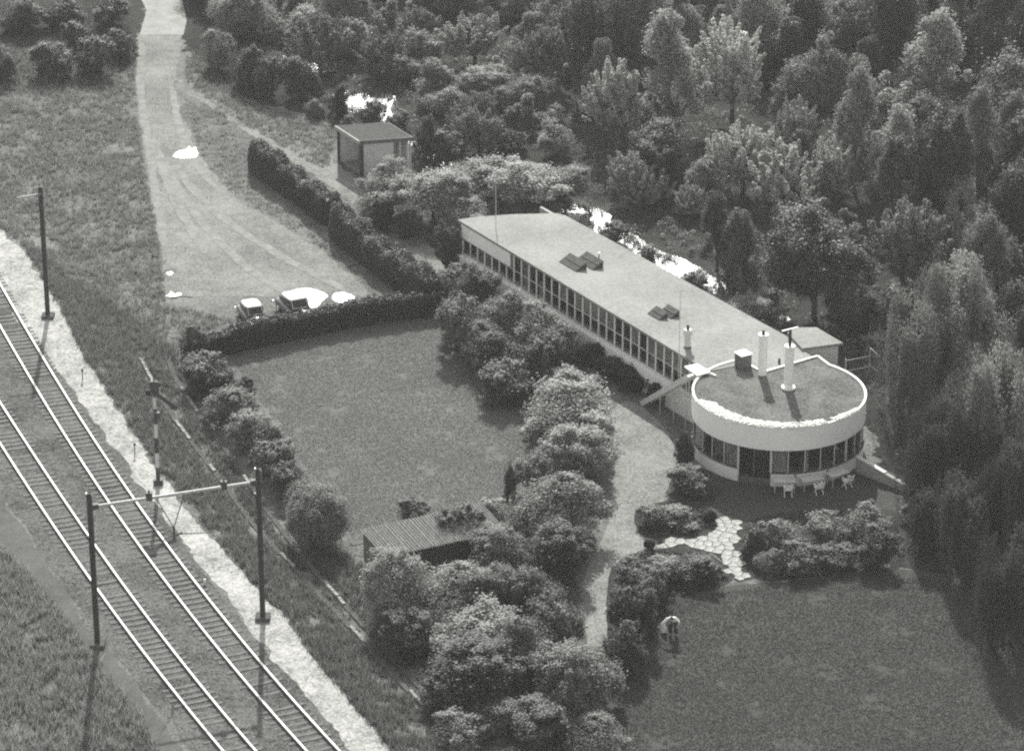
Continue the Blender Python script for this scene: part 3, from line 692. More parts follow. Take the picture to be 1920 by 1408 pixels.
# ---- round pavilion
def arc(name, m, t0, t1, r0, r1, z0, z1, n, par=None):
    mb = MB(); vs = []
    for i in range(n + 1):
        t = t0 + (t1 - t0) * i / n
        for r, z in ((r0, z0), (r1, z0), (r1, z1), (r0, z1)): p = RP(t, r); vs.append((p[0], p[1], z))
    fs = []
    for i in range(n):
        a = i * 4; b = a + 4
        for j in range(4): fs.append((a + j, b + j, b + (j + 1) % 4, a + (j + 1) % 4))
    fs += [(0, 1, 2, 3), (n * 4 + 3, n * 4 + 2, n * 4 + 1, n * 4)]
    mb.add(vs, fs)
    o = mb.build(name, m, par or house)
    bm = bmesh.new(); bm.from_mesh(o.data); bmesh.ops.recalc_face_normals(bm, faces=bm.faces); bm.to_mesh(o.data); bm.free()
    return o
ZW0, ZW1 = 0.84, 2.40
pl_ = [RP(TH0 + (TH1 - TH0) * i / 72, CR - .1) for i in range(73)] + [HL(1533, 669, RT), HL(1431, 697, RT)]
mb = MB(); mb.prism(ccw(pl_), RT - .14, RT - .04); mb.build('pavilion_roof', M_ROOFD, house)
fa = arc('fascia', M_PLASTER, TH0, TH1, CR - .14, CR - .02, ZW1, RT + .015, 96)
arc('roof_rim', M_WHITE, TH0, TH1, CR - .13, CR - .01, RT + .015, RT + .06, 96)
for nm, q0, q1 in (('roof_rim', RP(TH1, CR - .07), HL(1533, 668, RT)), ('roof_rim', HL(1533, 668, RT), HL(1431, 698, RT)), ('roof_rim', HL(1431, 698, RT), RP(TH0, CR - .07))):
    mb = MB(); mb.bar((q0[0], q0[1], RT + .0), (q1[0], q1[1], RT + .0), .12, .12); mb.build(nm, M_WHITE, house)
THS = [R(-8.7 + 11.3 * k) for k in range(-9, 10)]
D0, D1 = R(-31.3), R(-8.7)
arc('base_wall', M_PLASTER, THS[0], D0, CR - .30, CR - .06, 0, ZW0, 24)
arc('base_wall', M_PLASTER, D1, THS[-1], CR - .30, CR - .06, 0, ZW0, 48)
arc('sill', M_FELT, THS[0], D0, CR - .32, CR - .02, ZW0, ZW0 + .05, 24)
arc('sill', M_FELT, D1, THS[-1], CR - .32, CR - .02, ZW0, ZW0 + .05, 48)
arc('rear_wall', M_GARWALL, THS[-1], R(180), CR - .40, CR - .2, 0, ZW1, 14); arc('rear_wall', M_GARWALL, R(-180), THS[0], CR - .40, CR - .2, 0, ZW1, 14)
mb = MB(); mb.prism(ccw([RP(R(t), CR - .42) for t in range(0, 360, 8)]), 0.02, .12); mb.build('floor', M_DIRT, house)
mb = MB(); mb.prism(ccw([RP(R(t), CR - .16) for t in range(0, 360, 8)]), ZW1 + .01, ZW1 + .08); mb.build('ceiling', M_GARWALL, house)
arc('inner_wall', M_FELT, R(-100), R(100), 1.5, 1.7, .12, ZW1, 30)
CUR = {THS.index(t) for t in THS if abs(t - R(-42.6)) < .02 or abs(t - D1) < .02}
for i in range(len(THS) - 1):
    t0, t1 = THS[i], THS[i + 1]
    is_door = D0 - .01 <= t0 < D1 - .01
    zb = .46 if is_door else ZW0 + .05
    thick = abs(t0 - D0) < .02 or abs(t0 - D1) < .02 or abs(t0 - R(47.8)) < .05
    p = RP(t0, CR - .14); mb = MB(); mb.tube((p[0], p[1], 0.0 if is_door else zb), (p[0], p[1], ZW1), .075 if thick else .035, n=8)
    if is_door and abs(t0 - D0) > .02:
        w = mb.build('door', M_FELT, house)
    else:
        w = mb.build('door' if is_door else 'window', M_WHITE_OLD if thick else M_MULLION, house)
    arc('pane', M_CGLASS, t0 + .008, t1 - .008, CR - .145, CR - .13, zb, ZW1, 3, w)
    if is_door: arc('door_panel', M_FELT, t0 + .008, t1 - .008, CR - .16, CR - .10, .03, zb, 3, w)
    if i in CUR: arc('curtain', M_CURTAIN, t0 + .01, t1 - .01, CR - .30, CR - .27, ZW0, ZW1, 4, w)
    elif rnd.random() < .45: arc('curtain', M_CURTAIN, t0 + .01, t0 + .05, CR - .30, CR - .27, ZW0, ZW1, 2, w)
# downpipe slots in the low wall
for t in (R(7.5), R(30.5)):
    p = RP(t, CR - .03); mb = MB(); mb.tube((p[0], p[1], 0), (p[0], p[1], ZW0), .05, n=8); mb.build('downpipe', M_FELT, house)
# canopy, outdoor stair and wing wall
q = [HL(1283, 697, 3.7), HL(1307, 692, 3.7), HL(1332, 707, 3.7), HL(1307, 714, 3.7)]
mb = MB(); mb.prism(ccw(q), RT + .09, RT + .17); cn = mb.build('canopy', M_WHITE, house)
mb = MB(); mb.bar((*q[2], RT + .06), (q[2][0] + .45, q[2][1] + .1, RT + .05), .08, .06); mb.build('canopy_arm', M_WHITE, cn)
st0 = G(1202, 760, 0); st1 = G(1289, 707, RT - .35)
stair = thing('outdoor_stair', 'sloping plank-sided outdoor stair descending from the white canopy', 'stair', st0)
v1 = st1 - st0; hd_ = Vector((v1.x, v1.y, 0)).normalized(); sdv = Vector((-hd_.y, hd_.x, 0))
for s_ in (0, .75):
    mb = MB(); mb.bar(sdv * s_ + Vector((0, 0, .12)), v1 + sdv * s_, .06, .34); mb.build('stringer', M_WHITE_OLD, stair)
TR_ = MB().box(-.13, .13, -.345, .345, -.02, .02).mesh('tread', M_WHITE_OLD)
nst = 16; ang = math.atan2(hd_.y, hd_.x)
for i in range(nst):
    t = (i + 1) / (nst + 1); inst('tread', TR_, stair, v1 * t + sdv * .375 + Vector((0, 0, .1)), (0, 0, ang))
for t in (.42, .72, .98):
    p = v1 * t; mb = MB(); mb.tube((p.x, p.y, 0), (p.x, p.y, p.z - .1), .03, n=8); mb.build('post', M_MULLION, stair)
w0, w1 = G(1606, 884), G(1714, 928)
wing = thing('wing_wall', 'sloping pale garden wall running down from the round pavilion', 'wall', w0)
v = w1 - w0; n_ = Vector((-v.y, v.x, 0)).normalized() * .13
mb = MB(); mb.hexa([-n_, v - n_, v + n_, n_], [-n_ + Vector((0, 0, 1.0)), v - n_ + Vector((0, 0, .38)), v + n_ + Vector((0, 0, .38)), n_ + Vector((0, 0, 1.0))]); mb.build('wall', M_GARWALL, wing)
n2 = n_ * 1.15; mb = MB(); mb.hexa([-n2 + Vector((0, 0, 1.003)), v * .5 - n2 + Vector((0, 0, .693)), v * .5 + n2 + Vector((0, 0, .693)), n2 + Vector((0, 0, 1.003))],
                                   [-n2 + Vector((0, 0, 1.05)), v * .5 - n2 + Vector((0, 0, .74)), v * .5 + n2 + Vector((0, 0, .74)), n2 + Vector((0, 0, 1.05))]); mb.build('coping', M_WHITE_OLD, wing)
# globe lamps by the right-hand windows
def wall_lamp(px, py, z, label, arm):
    p = G(px, py, z); t = thing('globe_lamp', label, 'lamp', p)
    mb = MB(); mb.ball((0, 0, 0), .10, 14, 10); mb.build('globe', M_WHITE, t, smooth=True)
    mb = MB(); mb.tube((0, 0, 0), arm, .02, n=6); mb.build('arm', M_MULLION, t)
pc = Vector((CC.x, CC.y, 0))
for (px, py, z, lb_) in [(1628, 810, 2.55, 'white globe lamp on an arm at the right side of the pavilion')]:
    p = G(px, py, z); th = math.atan2(p.x - CC.x, -(p.y - CC.y)); e = Vector((CC.x + (CR - .03) * math.sin(th), CC.y - (CR - .03) * math.cos(th), z + .25)); wall_lamp(px, py, z, lb_, e - p)
for th, dz, lb_ in [(R(41), 2.05, 'small white globe lamp hanging inside the pavilion, left of the pair'), (R(54), 1.9, 'larger white globe lamp hanging inside the pavilion beside the pale pillar')]:
    r = CR - .55; p = Vector((CC.x + r * math.sin(th), CC.y - r * math.cos(th), dz)); t = thing('pendant_lamp', lb_, 'lamp', p)
    mb = MB(); mb.ball((0, 0, 0), .12, 14, 10); mb.build('globe', M_WHITE, t, smooth=True)
    mb = MB(); mb.tube((0, 0, .1), (0, 0, ZW1 - dz + .05), .012, n=6); mb.build('cord', M_DARK, t)
# flagpoles before the long facade
for (px, py, h, lb_) in [(930, 528, 8.2, 'thin pole standing before the far end of the long facade'), (1271, 775, 8.4, 'thin pole standing before the facade near the pavilion')]:
    t = thing('flagpole', lb_, 'pole', G(px, py)); mb = MB(); mb.tube((0, 0, -.2), (0, 0, h), .035, .02, n=8); mb.build('pole', M_MULLION, t)
    mb = MB(); mb.tube((0, 0, h), (0, 0, h + .06), .04, .03, n=8); mb.build('finial', M_MULLION, t)
# garden gate frame right of the annexe
gp = G(1638, 700); gt = thing('garden_trellis', 'pale open timber frame with rails at the edge of the wood', 'trellis', gp)
for a, b in (((-.27, .25, 0), (-.27, .25, 1.7)), ((.27, -.25, 0), (.27, -.25, 1.35))): mb = MB(); mb.bar(a, b, .06, .06); mb.build('post', M_MULLION, gt)
for za, zb in ((1.7, 1.35), (.5, .2)): mb = MB(); mb.bar((-.27, .25, za), (.27, -.25, zb), .05, .05); mb.build('crossbar', M_MULLION, gt)
for dz in (1.1, .35): mb = MB(); mb.bar((-.3, .25, dz), (-1.9, -.6, dz + .05), .05, .06); mb.build('rail', M_WHITE_OLD, gt)
mb = MB(); mb.bar((-1.9, -.6, 0), (-1.9, -.6, 1.3), .06, .06); mb.build('post', M_MULLION, gt)
# tables and chairs on the terrace
def table(x, y, rz, label):
    t = thing('garden_table', label, 'table', (x, y, .012), rz, 'tables before the round pavilion')
    for k_ in range(5):
        mb = MB(); mb.box(-.68, .68, -.36 + k_ * .145, -.36 + k_ * .145 + .135, .71, .745); mb.build('plank', M_WHITE_OLD, t)
    for sx in (-.58, .58):
        for sy in (-.28, .28): mb = MB(); mb.bar((sx, sy, 0), (sx, sy, .709), .05, .05); mb.build('leg', M_MULLION, t)
def chair(x, y, rz, label):
    t = thing('garden_chair', label, 'chair', (x, y, .012), rz, 'chairs before the round pavilion')
    for sx in (-.22, .22):
        mb = MB(); mb.bar((sx, -.22, 0), (sx, .24, .62), .045, .045); mb.build('leg', M_WHITE, t)
        mb = MB(); mb.bar((sx + .001, .24, 0), (sx + .001, -.2, .46), .045, .045); mb.build('leg', M_WHITE, t)
        mb = MB(); mb.bar((sx, -.2, .40), (sx, -.36, .92), .045, .045); mb.build('back_post', M_WHITE, t)
        mb = MB(); mb.bar((sx * 1.12, -.28, .66), (sx * 1.12, .2, .66), .05, .035); mb.build('armrest', M_WHITE, t)
    for j in range(4): mb = MB(); mb.box(-.24, .24, -.2 + j * .11, -.11 + j * .11, .44, .465); mb.build('seat_slat', M_WHITE, t)
    for j in range(2): mb = MB(); mb.bar((-.22, -.25 - j * .07, .58 + j * .22), (.22, -.25 - j * .07, .58 + j * .22), .02, .10); mb.build('back_slat', M_WHITE, t)
for th, tl, cl in [(R(0), 'left of the three pale garden tables beside the pavilion door', 'left of the three white folding chairs on the terrace'),
                   (R(16.5), 'middle pale garden table before the pavilion windows', 'middle white folding chair on the terrace'),
                   (R(34), 'right pale garden table farthest from the pavilion door', 'right white folding chair on the terrace')]:
    r = CR + .52; table(CC.x + r * math.sin(th), CC.y - r * math.cos(th), th, tl)
    r = CR + 1.25; th2 = th + R(1.5); chair(CC.x + r * math.sin(th2), CC.y - r * math.cos(th2), th2, cl)
# ------------------------------------------------------------------ garage
gz = 2.85; gp0, gp1, gp2 = G(627, 236, gz), G(672, 265, gz), G(775, 258, gz); gp3 = gp0 + gp2 - gp1
gb = Vector((gp1.x, gp1.y, 0)); gar = thing('garage', 'small flat-roofed open-sided garage behind the clipped hedge', 'garage', gb)
def gl(u, v, z): p = gp1 + (gp0 - gp1) * u + (gp2 - gp1) * v; return Vector((p.x - gb.x, p.y - gb.y, z))      # u to the rear-left, v to the right
def gquad(u0, u1, v0, v1, z0, z1): return MB().hexa([gl(u0, v0, z0), gl(u0, v1, z0), gl(u1, v1, z0), gl(u1, v0, z0)], [gl(u0, v0, z1), gl(u0, v1, z1), gl(u1, v1, z1), gl(u1, v0, z1)])
gquad(0.03, .97, 0.03, .97, gz - .10, gz - .02).build('roof', M_DFELT, gar)
gquad(0, 1, 0, .03, gz - .27, gz).build('fascia', M_GARWALL, gar); gquad(0, .03, .03, 1, gz - .27, gz).build('fascia', M_FELT, gar)
gquad(.97, 1, .03, 1, gz - .27, gz).build('fascia', M_FELT, gar); gquad(.03, .97, .97, 1, gz - .27, gz).build('fascia', M_FELT, gar)
gquad(.05, .08, .10, .66, 0, gz - .1).build('front_wall', M_WHITE_OLD, gar)
gquad(.92, .95, .05, .95, 0, gz - .1).build('rear_wall', M_WHITE_OLD, gar); gquad(.08, .92, .92, .95, 0, gz - .1).build('side_wall', M_WHITE_OLD, gar)
gquad(.03, .10, .05, .10, 0, gz - .1).build('pillar', M_TAR, gar); gquad(.9, .95, .02, .05, 0, gz - .1).build('pillar', M_TAR, gar)
for v_ in (.76, .95): gquad(.03, .06, v_, v_ + .025, 0, gz - .1).build('post', M_WHITE_OLD, gar)
gquad(.06, .92, .08, .92, .0, .05).build('floor', M_CONC, gar)
# ------------------------------------------------------------------ shed with corrugated roof
s_tl, s_tr, s_br, s_bl = G(675, 994, 2.55), G(903, 944, 2.55), G(948, 993, 2.1), G(720, 1043, 2.1)
sb = Vector((s_bl.x, s_bl.y, 0)); shed = thing('garden_shed', 'low tarred shed with corrugated roof at the lawn corner', 'shed', sb)
NSH = 10
def sp(u, v): a = s_tl.lerp(s_tr, u); b = s_bl.lerp(s_br, u); return a.lerp(b, v) - sb
for k_ in range(NSH):
    mb = MB(); ns = 28; vs = []
    for i in range(ns + 1):
        u = (k_ + i / ns * 1.03) / NSH; dz = .05 * math.sin(2 * math.pi * i / ns * 4.5 + .4) + (.012 if k_ % 2 else 0)
        for v_ in (-.02, 1.04): p = sp(u, v_); vs.append((p.x, p.y, p.z + dz))
    mb.add(vs, [(2 * i, 2 * i + 1, 2 * i + 3, 2 * i + 2) for i in range(ns)])
    o = mb.build('corrugated_sheet', M_CORR, shed); md = o.modifiers.new('thick', 'SOLIDIFY'); md.thickness = .008
def swall(name, pts, m=M_TAR, t=.07):
    a, b = pts; mb = MB(); A = [sp(*a), sp(*b)]
    d = Vector((A[1].x - A[0].x, A[1].y - A[0].y, 0)).normalized(); n = Vector((-d.y, d.x, 0)) * t / 2
    bot = [Vector((p.x, p.y, 0)) for p in A]; top = [Vector((p.x, p.y, p.z - .06)) for p in A]
    mb.hexa([bot[0] - n, bot[1] - n, bot[1] + n, bot[0] + n], [top[0] - n, top[1] - n, top[1] + n, top[0] + n]); return mb.build(name, m, shed)
swall('rear_wall', ((.02, .04), (.98, .04))); swall('end_wall', ((.02, .06), (.02, .62)), M_FELT); swall('end_wall', ((.98, .06), (.98, .94)))
swall('front_wall', ((.18, .95), (.98, .95)))
mb = MB(); p = sp(.02, .95); mb.box(p.x - .06, p.x + .06, p.y - .06, p.y + .06, 0, p.z - .06); mb.build('corner_post', M_TAR, shed)
# ------------------------------------------------------------------ parked cars
def loft(sections, name, m, par, smooth=True):
    mb = MB(); k = len(sections[0]); vs = [p for s_ in sections for p in s_]; fs = []
    for i in range(len(sections) - 1):
        for j in range(k): fs.append((i * k + j, i * k + (j + 1) % k, (i + 1) * k + (j + 1) % k, (i + 1) * k + j))
    fs += [tuple(range(k - 1, -1, -1)), tuple(range((len(sections) - 1) * k, len(sections) * k))]
    mb.add(vs, fs); o = mb.build(name, m, par, smooth=smooth)
    bm = bmesh.new(); bm.from_mesh(o.data); bmesh.ops.recalc_face_normals(bm, faces=bm.faces); bm.to_mesh(o.data); bm.free(); return o
def sect(x, w, z0, z1, k=20, pw=3.2):
    out = []
    for i in range(k):
        t = 2 * math.pi * i / k; c, s_ = math.cos(t), math.sin(t)
        out.append((x, w * math.copysign(abs(c) ** (2 / pw), c), (z0 + z1) / 2 + (z1 - z0) / 2 * math.copysign(abs(s_) ** (2 / pw), s_)))
    return out
def car(pos, heading, s_, label, body_m, roof_m, bonnet_m):
    t = thing('parked_car', label, 'car', pos, heading, 'cars parked at the edge of the yard'); t.scale = (s_, s_, s_)
    loft([sect(x, w, z0, z1) for x, w, z0, z1 in [(-2.02, .45, .42, .62), (-1.92, .66, .34, .78), (-1.6, .74, .28, .88), (-1.0, .77, .25, .93), (0, .78, .24, .94), (.7, .76, .25, .92), (.95, .72, .26, .88), (1.0, .68, .27, .72), (1.5, .62, .3, .66), (1.95, .50, .36, .60), (2.0, .3, .42, .55)]], 'body', body_m, t)
    bo = loft([sect(x, w, z0, z1, 16, 2.6) for x, w, z0, z1 in [(.82, .60, .60, .93), (1.2, .56, .55, .92), (1.6, .48, .5, .86), (1.9, .34, .48, .74), (1.97, .2, .5, .66)]], 'bonnet', bonnet_m, t)
    for sy in (-1, 1):
        fd = loft([[(x, sy * .60 + p[1], p[2]) for p in sect(x, w, z0, z1, 14, 2.4)] for x, w, z0, z1 in [(.72, .08, .4, .6), (.95, .17, .3, .74), (1.3, .19, .28, .82), (1.65, .18, .3, .76), (1.88, .12, .4, .66)]], 'front_wing', body_m, t)
        mb = MB(); mb.ball((1.86, sy * .60, .64), .10, 12, 8); mb.build('headlight', M_CHROME, t, smooth=True)
    # cabin: dark glass-house, pillars and roof
    loft([sect(x, w, z0, z1, 20, 4) for x, w, z0, z1 in [(-1.5, .5, .88, .93), (-1.30, .60, .86, 1.12), (-.85, .64, .85, 1.36), (-.2, .65, .85, 1.39), (.25, .63, .85, 1.33), (.62, .60, .85, 1.06), (.82, .58, .86, .92)]], 'cabin', body_m, t)
    mb = MB(); mb.add([(.80, -.50, .955), (.80, .50, .955), (.36, .46, 1.315), (.36, -.46, 1.315)], [(0, 1, 2, 3)]); ws = mb.build('windscreen', M_GLASS, t); md = ws.modifiers.new('t', 'SOLIDIFY'); md.thickness = .02; md.offset = 1
    mb = MB(); mb.bar((.84, -.53, .95), (.84, .53, .95), .035, .035); mb.bar((.84, .52, .95), (.39, .47, 1.33), .035, .035); mb.bar((.84, -.52, .95), (.39, -.47, 1.33), .035, .035); mb.build('windscreen_trim', M_CHROME, ws)
    mb = MB(); mb.add([(-1.42, -.42, 1.0), (-1.02, -.44, 1.30), (-1.02, .44, 1.30), (-1.42, .42, 1.0)], [(0, 1, 2, 3)]); o = mb.build('rear_window', M_GLASS, t); md = o.modifiers.new('t', 'SOLIDIFY'); md.thickness = .02; md.offset = 1
    for sy in (-1, 1):
        for x0, x1 in ((-.82, -.22), (-.14, .42)):
            mb = MB(); mb.add([(x0, sy * .655, .97), (x1, sy * .655, .97), (x1 - .12 if x0 > -.2 else x1, sy * .63, 1.27), (x0 + .1 if x0 < -.5 else x0, sy * .63, 1.27)], [(0, 1, 2, 3)]); o = mb.build('side_window', M_GLASS, t); md = o.modifiers.new('t', 'SOLIDIFY'); md.thickness = .03; md.offset = 0
        for x in (-1.2, 1.28):
            mb = MB(); mb.tube((x, sy * .58, .31), (x, sy * .74, .31), .31, n=20); wh = mb.build('wheel', M_TYRE, t)
            mb = MB(); mb.tube((x, sy * .74, .31), (x, sy * .76, .31), .19, .15, n=16); mb.build('hubcap', M_CHROME, wh)
        mb = MB(); mb.ball((-1.93, sy * .58, .60), .06, 8, 6); mb.build('tail_lamp', M_CHROME, t, smooth=True)
    loft([sect(x, w, z0, z1, 20, 3.0) for x, w, z0, z1 in [(-1.12, .40, 1.27, 1.33), (-.9, .56, 1.26, 1.40), (-.4, .60, 1.27, 1.44), (.05, .59, 1.27, 1.43), (.30, .53, 1.27, 1.38), (.40, .42, 1.29, 1.34)]], 'roof', roof_m, t)
    mb = MB(); mb.bar((2.06, -.72, .44), (2.06, .72, .44), .05, .09); mb.build('bumper', M_CHROME, t); mb = MB(); mb.bar((-2.08, -.72, .44), (-2.08, .72, .44), .05, .09); mb.build('bumper', M_CHROME, t)
c1 = G(470, 566, 1.42); c2 = G(551, 553, 1.5)
car((c1.x + .15, c1.y - .3, 0.008), math.atan2(-.94, .34), .98, 'smaller dark car with sun glare painted on its roof, parked nearest the meadow', M_CAR, M_CARROOF, M_CAR)
car((c2.x + .15, c2.y - .4, 0.020), math.atan2(-.90, .44), 1.10, 'bigger dark car with sun glare painted on its roof, parked beside the white puddle', M_CAR, M_CARROOF, M_CAR)

# ------------------------------------------------------------------ vegetation: leaf clumps spread through each crown
def leaf_quads(P, Nrm, size, rnd, aspect=0.62):
    n = len(P); r = rnd.normal(0, 1, (n, 3)); t = np.cross(Nrm, r); t /= np.linalg.norm(t, axis=1)[:, None] + 1e-9
    b = np.cross(Nrm, t); s = (size * rnd.uniform(.65, 1.3, n))[:, None]
    v = np.stack([P - t * s, P - b * s * aspect, P + t * s, P + b * s * aspect], 1)
    return v.reshape(-1, 3), np.arange(4 * n).reshape(-1, 4)
def unit(a): return a / (np.linalg.norm(a, axis=1)[:, None] + 1e-9)
def clump_leaves(C, Rc, per, leaf, rnd, up=.5, el=None):
    k = len(C); n = k * per; i = np.repeat(np.arange(k), per)
    d = unit(rnd.normal(0, 1, (n, 3))); rad = rnd.uniform(.45, 1.0, n) ** .6
    off = d * (Rc[i] * rad)[:, None]
    if el is not None: off[:, 2] *= el
    Nn = unit(d * .8 + rnd.normal(0, .45, (n, 3)) + np.array([0, 0, up]))
    return C[i] + off, Nn
def crown(style, seed, leaf, dens=1.0):
    """unit crown (semi-axes 1) made of leaf-sized faces; leaf = leaf half-length relative to the crown's radius"""
    rnd = np.random.RandomState(seed)
    if style in ('bush', 'tree', 'ball', 'mound'):
        k = {'bush': 130, 'tree': 170, 'ball': 60, 'mound': 170}[style]
        d = unit(rnd.normal(0, 1, (k * 2, 3))); d = d[d[:, 2] > -.6][:k]; k = len(d)
        if style == 'ball': C = d * .8
        elif style == 'mound': C = d * rnd.uniform(.5, .86, (k, 1)); C[:, 2] = np.maximum(C[:, 2], -.8)
        else:
            nl = rnd.randint(7, 12); lo = unit(rnd.normal(0, 1, (nl, 3))) * rnd.uniform(.25, .72, (nl, 1)); lo[:, 2] *= .8
            j = rnd.randint(0, nl, k); lr = rnd.uniform(.22, .52, nl)[j]; C = lo[j] + d * (lr * rnd.uniform(.6, 1, k))[:, None]
            C[:, 2] = np.maximum(C[:, 2], -.72); C *= .9 / np.percentile(np.linalg.norm(C[:, :2], axis=1), 94)
            C[:, 2] *= .9 / np.percentile(C[:, 2], 97)
        Rc = rnd.uniform(.08, .22, k) if style != 'ball' else np.full(k, .2)
        per = int(dens * 38 / (leaf * leaf) / k)
        i = np.repeat(np.arange(k), per); n = len(i); g = rnd.normal(0, 1, (n, 3)); g *= np.minimum(1, 2.4 / np.linalg.norm(g, axis=1))[:, None]
        ax = unit(d * .7 + rnd.normal(0, .5, (k, 3)) + np.array([0, 0, .6])); g += ax[i] * (np.abs(rnd.normal(0, 1.25, n)) - .5)[:, None]          # drawn-out sprays rather than balls
        P = C[i] + g * (Rc[i] * .5)[:, None]
        N = unit(unit(g) * .5 + d[i] * .4 + rnd.normal(0, .42, (n, 3)) + np.array([0, 0, .8]))
        m_ = int(n * .10); e = unit(rnd.normal(0, 1, (m_, 3))); e[:, 2] = np.abs(e[:, 2]) * rnd.choice([1, 1, -.5], m_); e *= rnd.uniform(.6, 1.04, (m_, 1))
        P = np.r_[P, e]; N = np.r_[N, unit(e + rnd.normal(0, .6, e.shape))]
        inner = unit(rnd.normal(0, 1, (int(n * .10), 3))) * rnd.uniform(.2, .6, (int(n * .10), 1)); P = np.r_[P, inner]; N = np.r_[N, unit(rnd.normal(0, 1, inner.shape))]
        if style == 'ball': P *= (.92 / np.maximum(np.linalg.norm(P, axis=1), .92))[:, None]
    elif style == 'tuft':                      # many upright pointed shoots
        k = 170; d = unit(rnd.normal(0, 1, (k * 2, 3))); d = d[d[:, 2] > -.75][:k]; k = len(d)
        nl = 7; lo = unit(rnd.normal(0, 1, (nl, 3))) * rnd.uniform(.2, .5, (nl, 1)); j = rnd.randint(0, nl, k); C = lo[j] + d * rnd.uniform(.25, .5, (k, 1)); per = int(dens * 30 / (leaf * leaf) / k)
        i = np.repeat(np.arange(k), per); t = rnd.uniform(0, 1, len(i)); h = rnd.uniform(.16, .36, k)[i]; w = rnd.uniform(.06, .13, k)[i] * (1.1 - t * .8)
        a = rnd.uniform(0, 6.28, len(i)); q = np.sqrt(rnd.uniform(.2, 1, len(i)))
        off = np.c_[np.cos(a) * w * q, np.sin(a) * w * q, (t - .3) * h]; lean = d[i] * (t * .16)[:, None]
        P = C[i] + off + lean; N = unit(np.c_[np.cos(a), np.sin(a), np.full(len(a), .9)] + rnd.normal(0, .5, (len(a), 3)))
    elif style == 'cone':
        k = 80; z = rnd.uniform(-.9, .95, k); r = (1 - (z + .9) / 1.9) ** .75 * .82; a = rnd.uniform(0, 6.28, k)
        C = np.c_[np.cos(a) * r, np.sin(a) * r, z]; Rc = rnd.uniform(.14, .24, k); per = int(dens * 26 / (leaf * leaf) / k)
        P, N = clump_leaves(C, Rc, per, leaf, rnd, .5, 1.3)
    elif style == 'airy':
        nl = rnd.randint(12, 18); lo = unit(rnd.normal(0, 1, (nl, 3))) * rnd.uniform(.25, .75, (nl, 1)); zz = np.linspace(-.62, .66, nl); lo[:, :2] *= (1.2 - .95 * (zz + .62) / 1.28)[:, None]; lo[:, 2] = zz + rnd.uniform(-.1, .1, nl); lr = rnd.uniform(.14, .34, nl) * (1.1 - .5 * (zz + .62) / 1.28)
        k = 110; j = rnd.randint(0, nl, k); d = unit(rnd.normal(0, 1, (k, 3))); C = lo[j] + d * (lr[j] * rnd.uniform(.4, 1, k))[:, None]
        Rc = rnd.uniform(.08, .18, k); per = int(dens * 19 / (leaf * leaf) / k); i = np.repeat(np.arange(k), per); n = len(i)
        g = rnd.normal(0, 1, (n, 3)); g[:, 2] *= 1.7; g *= np.minimum(1, 2.2 / np.linalg.norm(g, axis=1))[:, None]
        P = C[i] + g * (Rc[i] * .55)[:, None]; N = unit(unit(g) * .5 + rnd.normal(0, .5, (n, 3)) + np.array([0, 0, .6]))
    elif style == 'willow':
        nb = 13; ba = rnd.uniform(0, 6.28, nb); bq = np.sqrt(rnd.uniform(.05, 1, nb)) * .9; bt = np.sqrt(np.clip(1 - bq * bq, 0, 1)) * .95 * rnd.uniform(.7, 1.05, nb)
        k = 170; j = rnd.randint(0, nb, k); sx_ = bq[j] * np.cos(ba[j]) + rnd.normal(0, .13, k); sy_ = bq[j] * np.sin(ba[j]) + rnd.normal(0, .13, k)
        a = np.arctan2(sy_, sx_); q = np.clip(np.hypot(sx_, sy_), 0, 1.05); top = bt[j] - 2.2 * ((sx_ - bq[j] * np.cos(ba[j])) ** 2 + (sy_ - bq[j] * np.sin(ba[j])) ** 2) + rnd.uniform(-.06, .05, k)
        L = rnd.uniform(.5, 1.35, k) * (.55 + .6 * q); per = int(dens * 34 / (leaf * leaf) / k)
        i = np.repeat(np.arange(k), per); t = rnd.uniform(0, 1, len(i)) ** .8
        bow = (1 + .12 * np.sin(t * 3.0)) ; w = .05 + .05 * rnd.uniform(0, 1, k)[i]
        P = np.c_[np.cos(a)[i] * q[i] * bow, np.sin(a)[i] * q[i] * bow, np.maximum(top[i] - t * L[i], -1.0)] + rnd.normal(0, 1, (len(i), 3)) * (w * .6)[:, None]
        N = unit(np.c_[np.cos(a)[i], np.sin(a)[i], np.full(len(i), .3)] + rnd.normal(0, .6, (len(i), 3)))
    if style != 'ball':
        P[:, :2] *= .97 / np.percentile(np.linalg.norm(P[:, :2], axis=1), 98); P[:, 2] *= .97 / max(.3, np.percentile(P[:, 2], 99))
    v, q = leaf_quads(P, N, leaf, rnd, .34 if style == 'willow' else .62)
    if style == 'willow':
        n = len(P); v = v.reshape(n, 4, 3); s = leaf * 1.5; sd = np.c_[-np.sin(a)[i], np.cos(a)[i], np.zeros(n)] * leaf * .5
        dn = np.array([0, 0, -s]); v = np.stack([P - dn * .5, P - sd * .8, P + dn * .5 + sd * .2, P + sd * .8], 1).reshape(-1, 3)
    return np_mesh(style + '_crown', v, q, L_MID)
CROWNS = {}
def get_crown(style, a, seed):
    size = 0 if a < 0.9 else 1 if a < 1.9 else 2
    ref, lf = ((.65, .048), (1.35, .062), (2.7, .08))[size]
    if style == 'tuft': lf *= 1.25
    key = (style, size, seed % (3 if style in ('bush', 'tree') else 2))
    if key not in CROWNS: CROWNS[key] = crown(style, hash(style) % 97 + size * 10 + key[2] + 5 if False else sum(map(ord, style)) + size * 10 + key[2] * 3, lf / ref)
    return CROWNS[key]
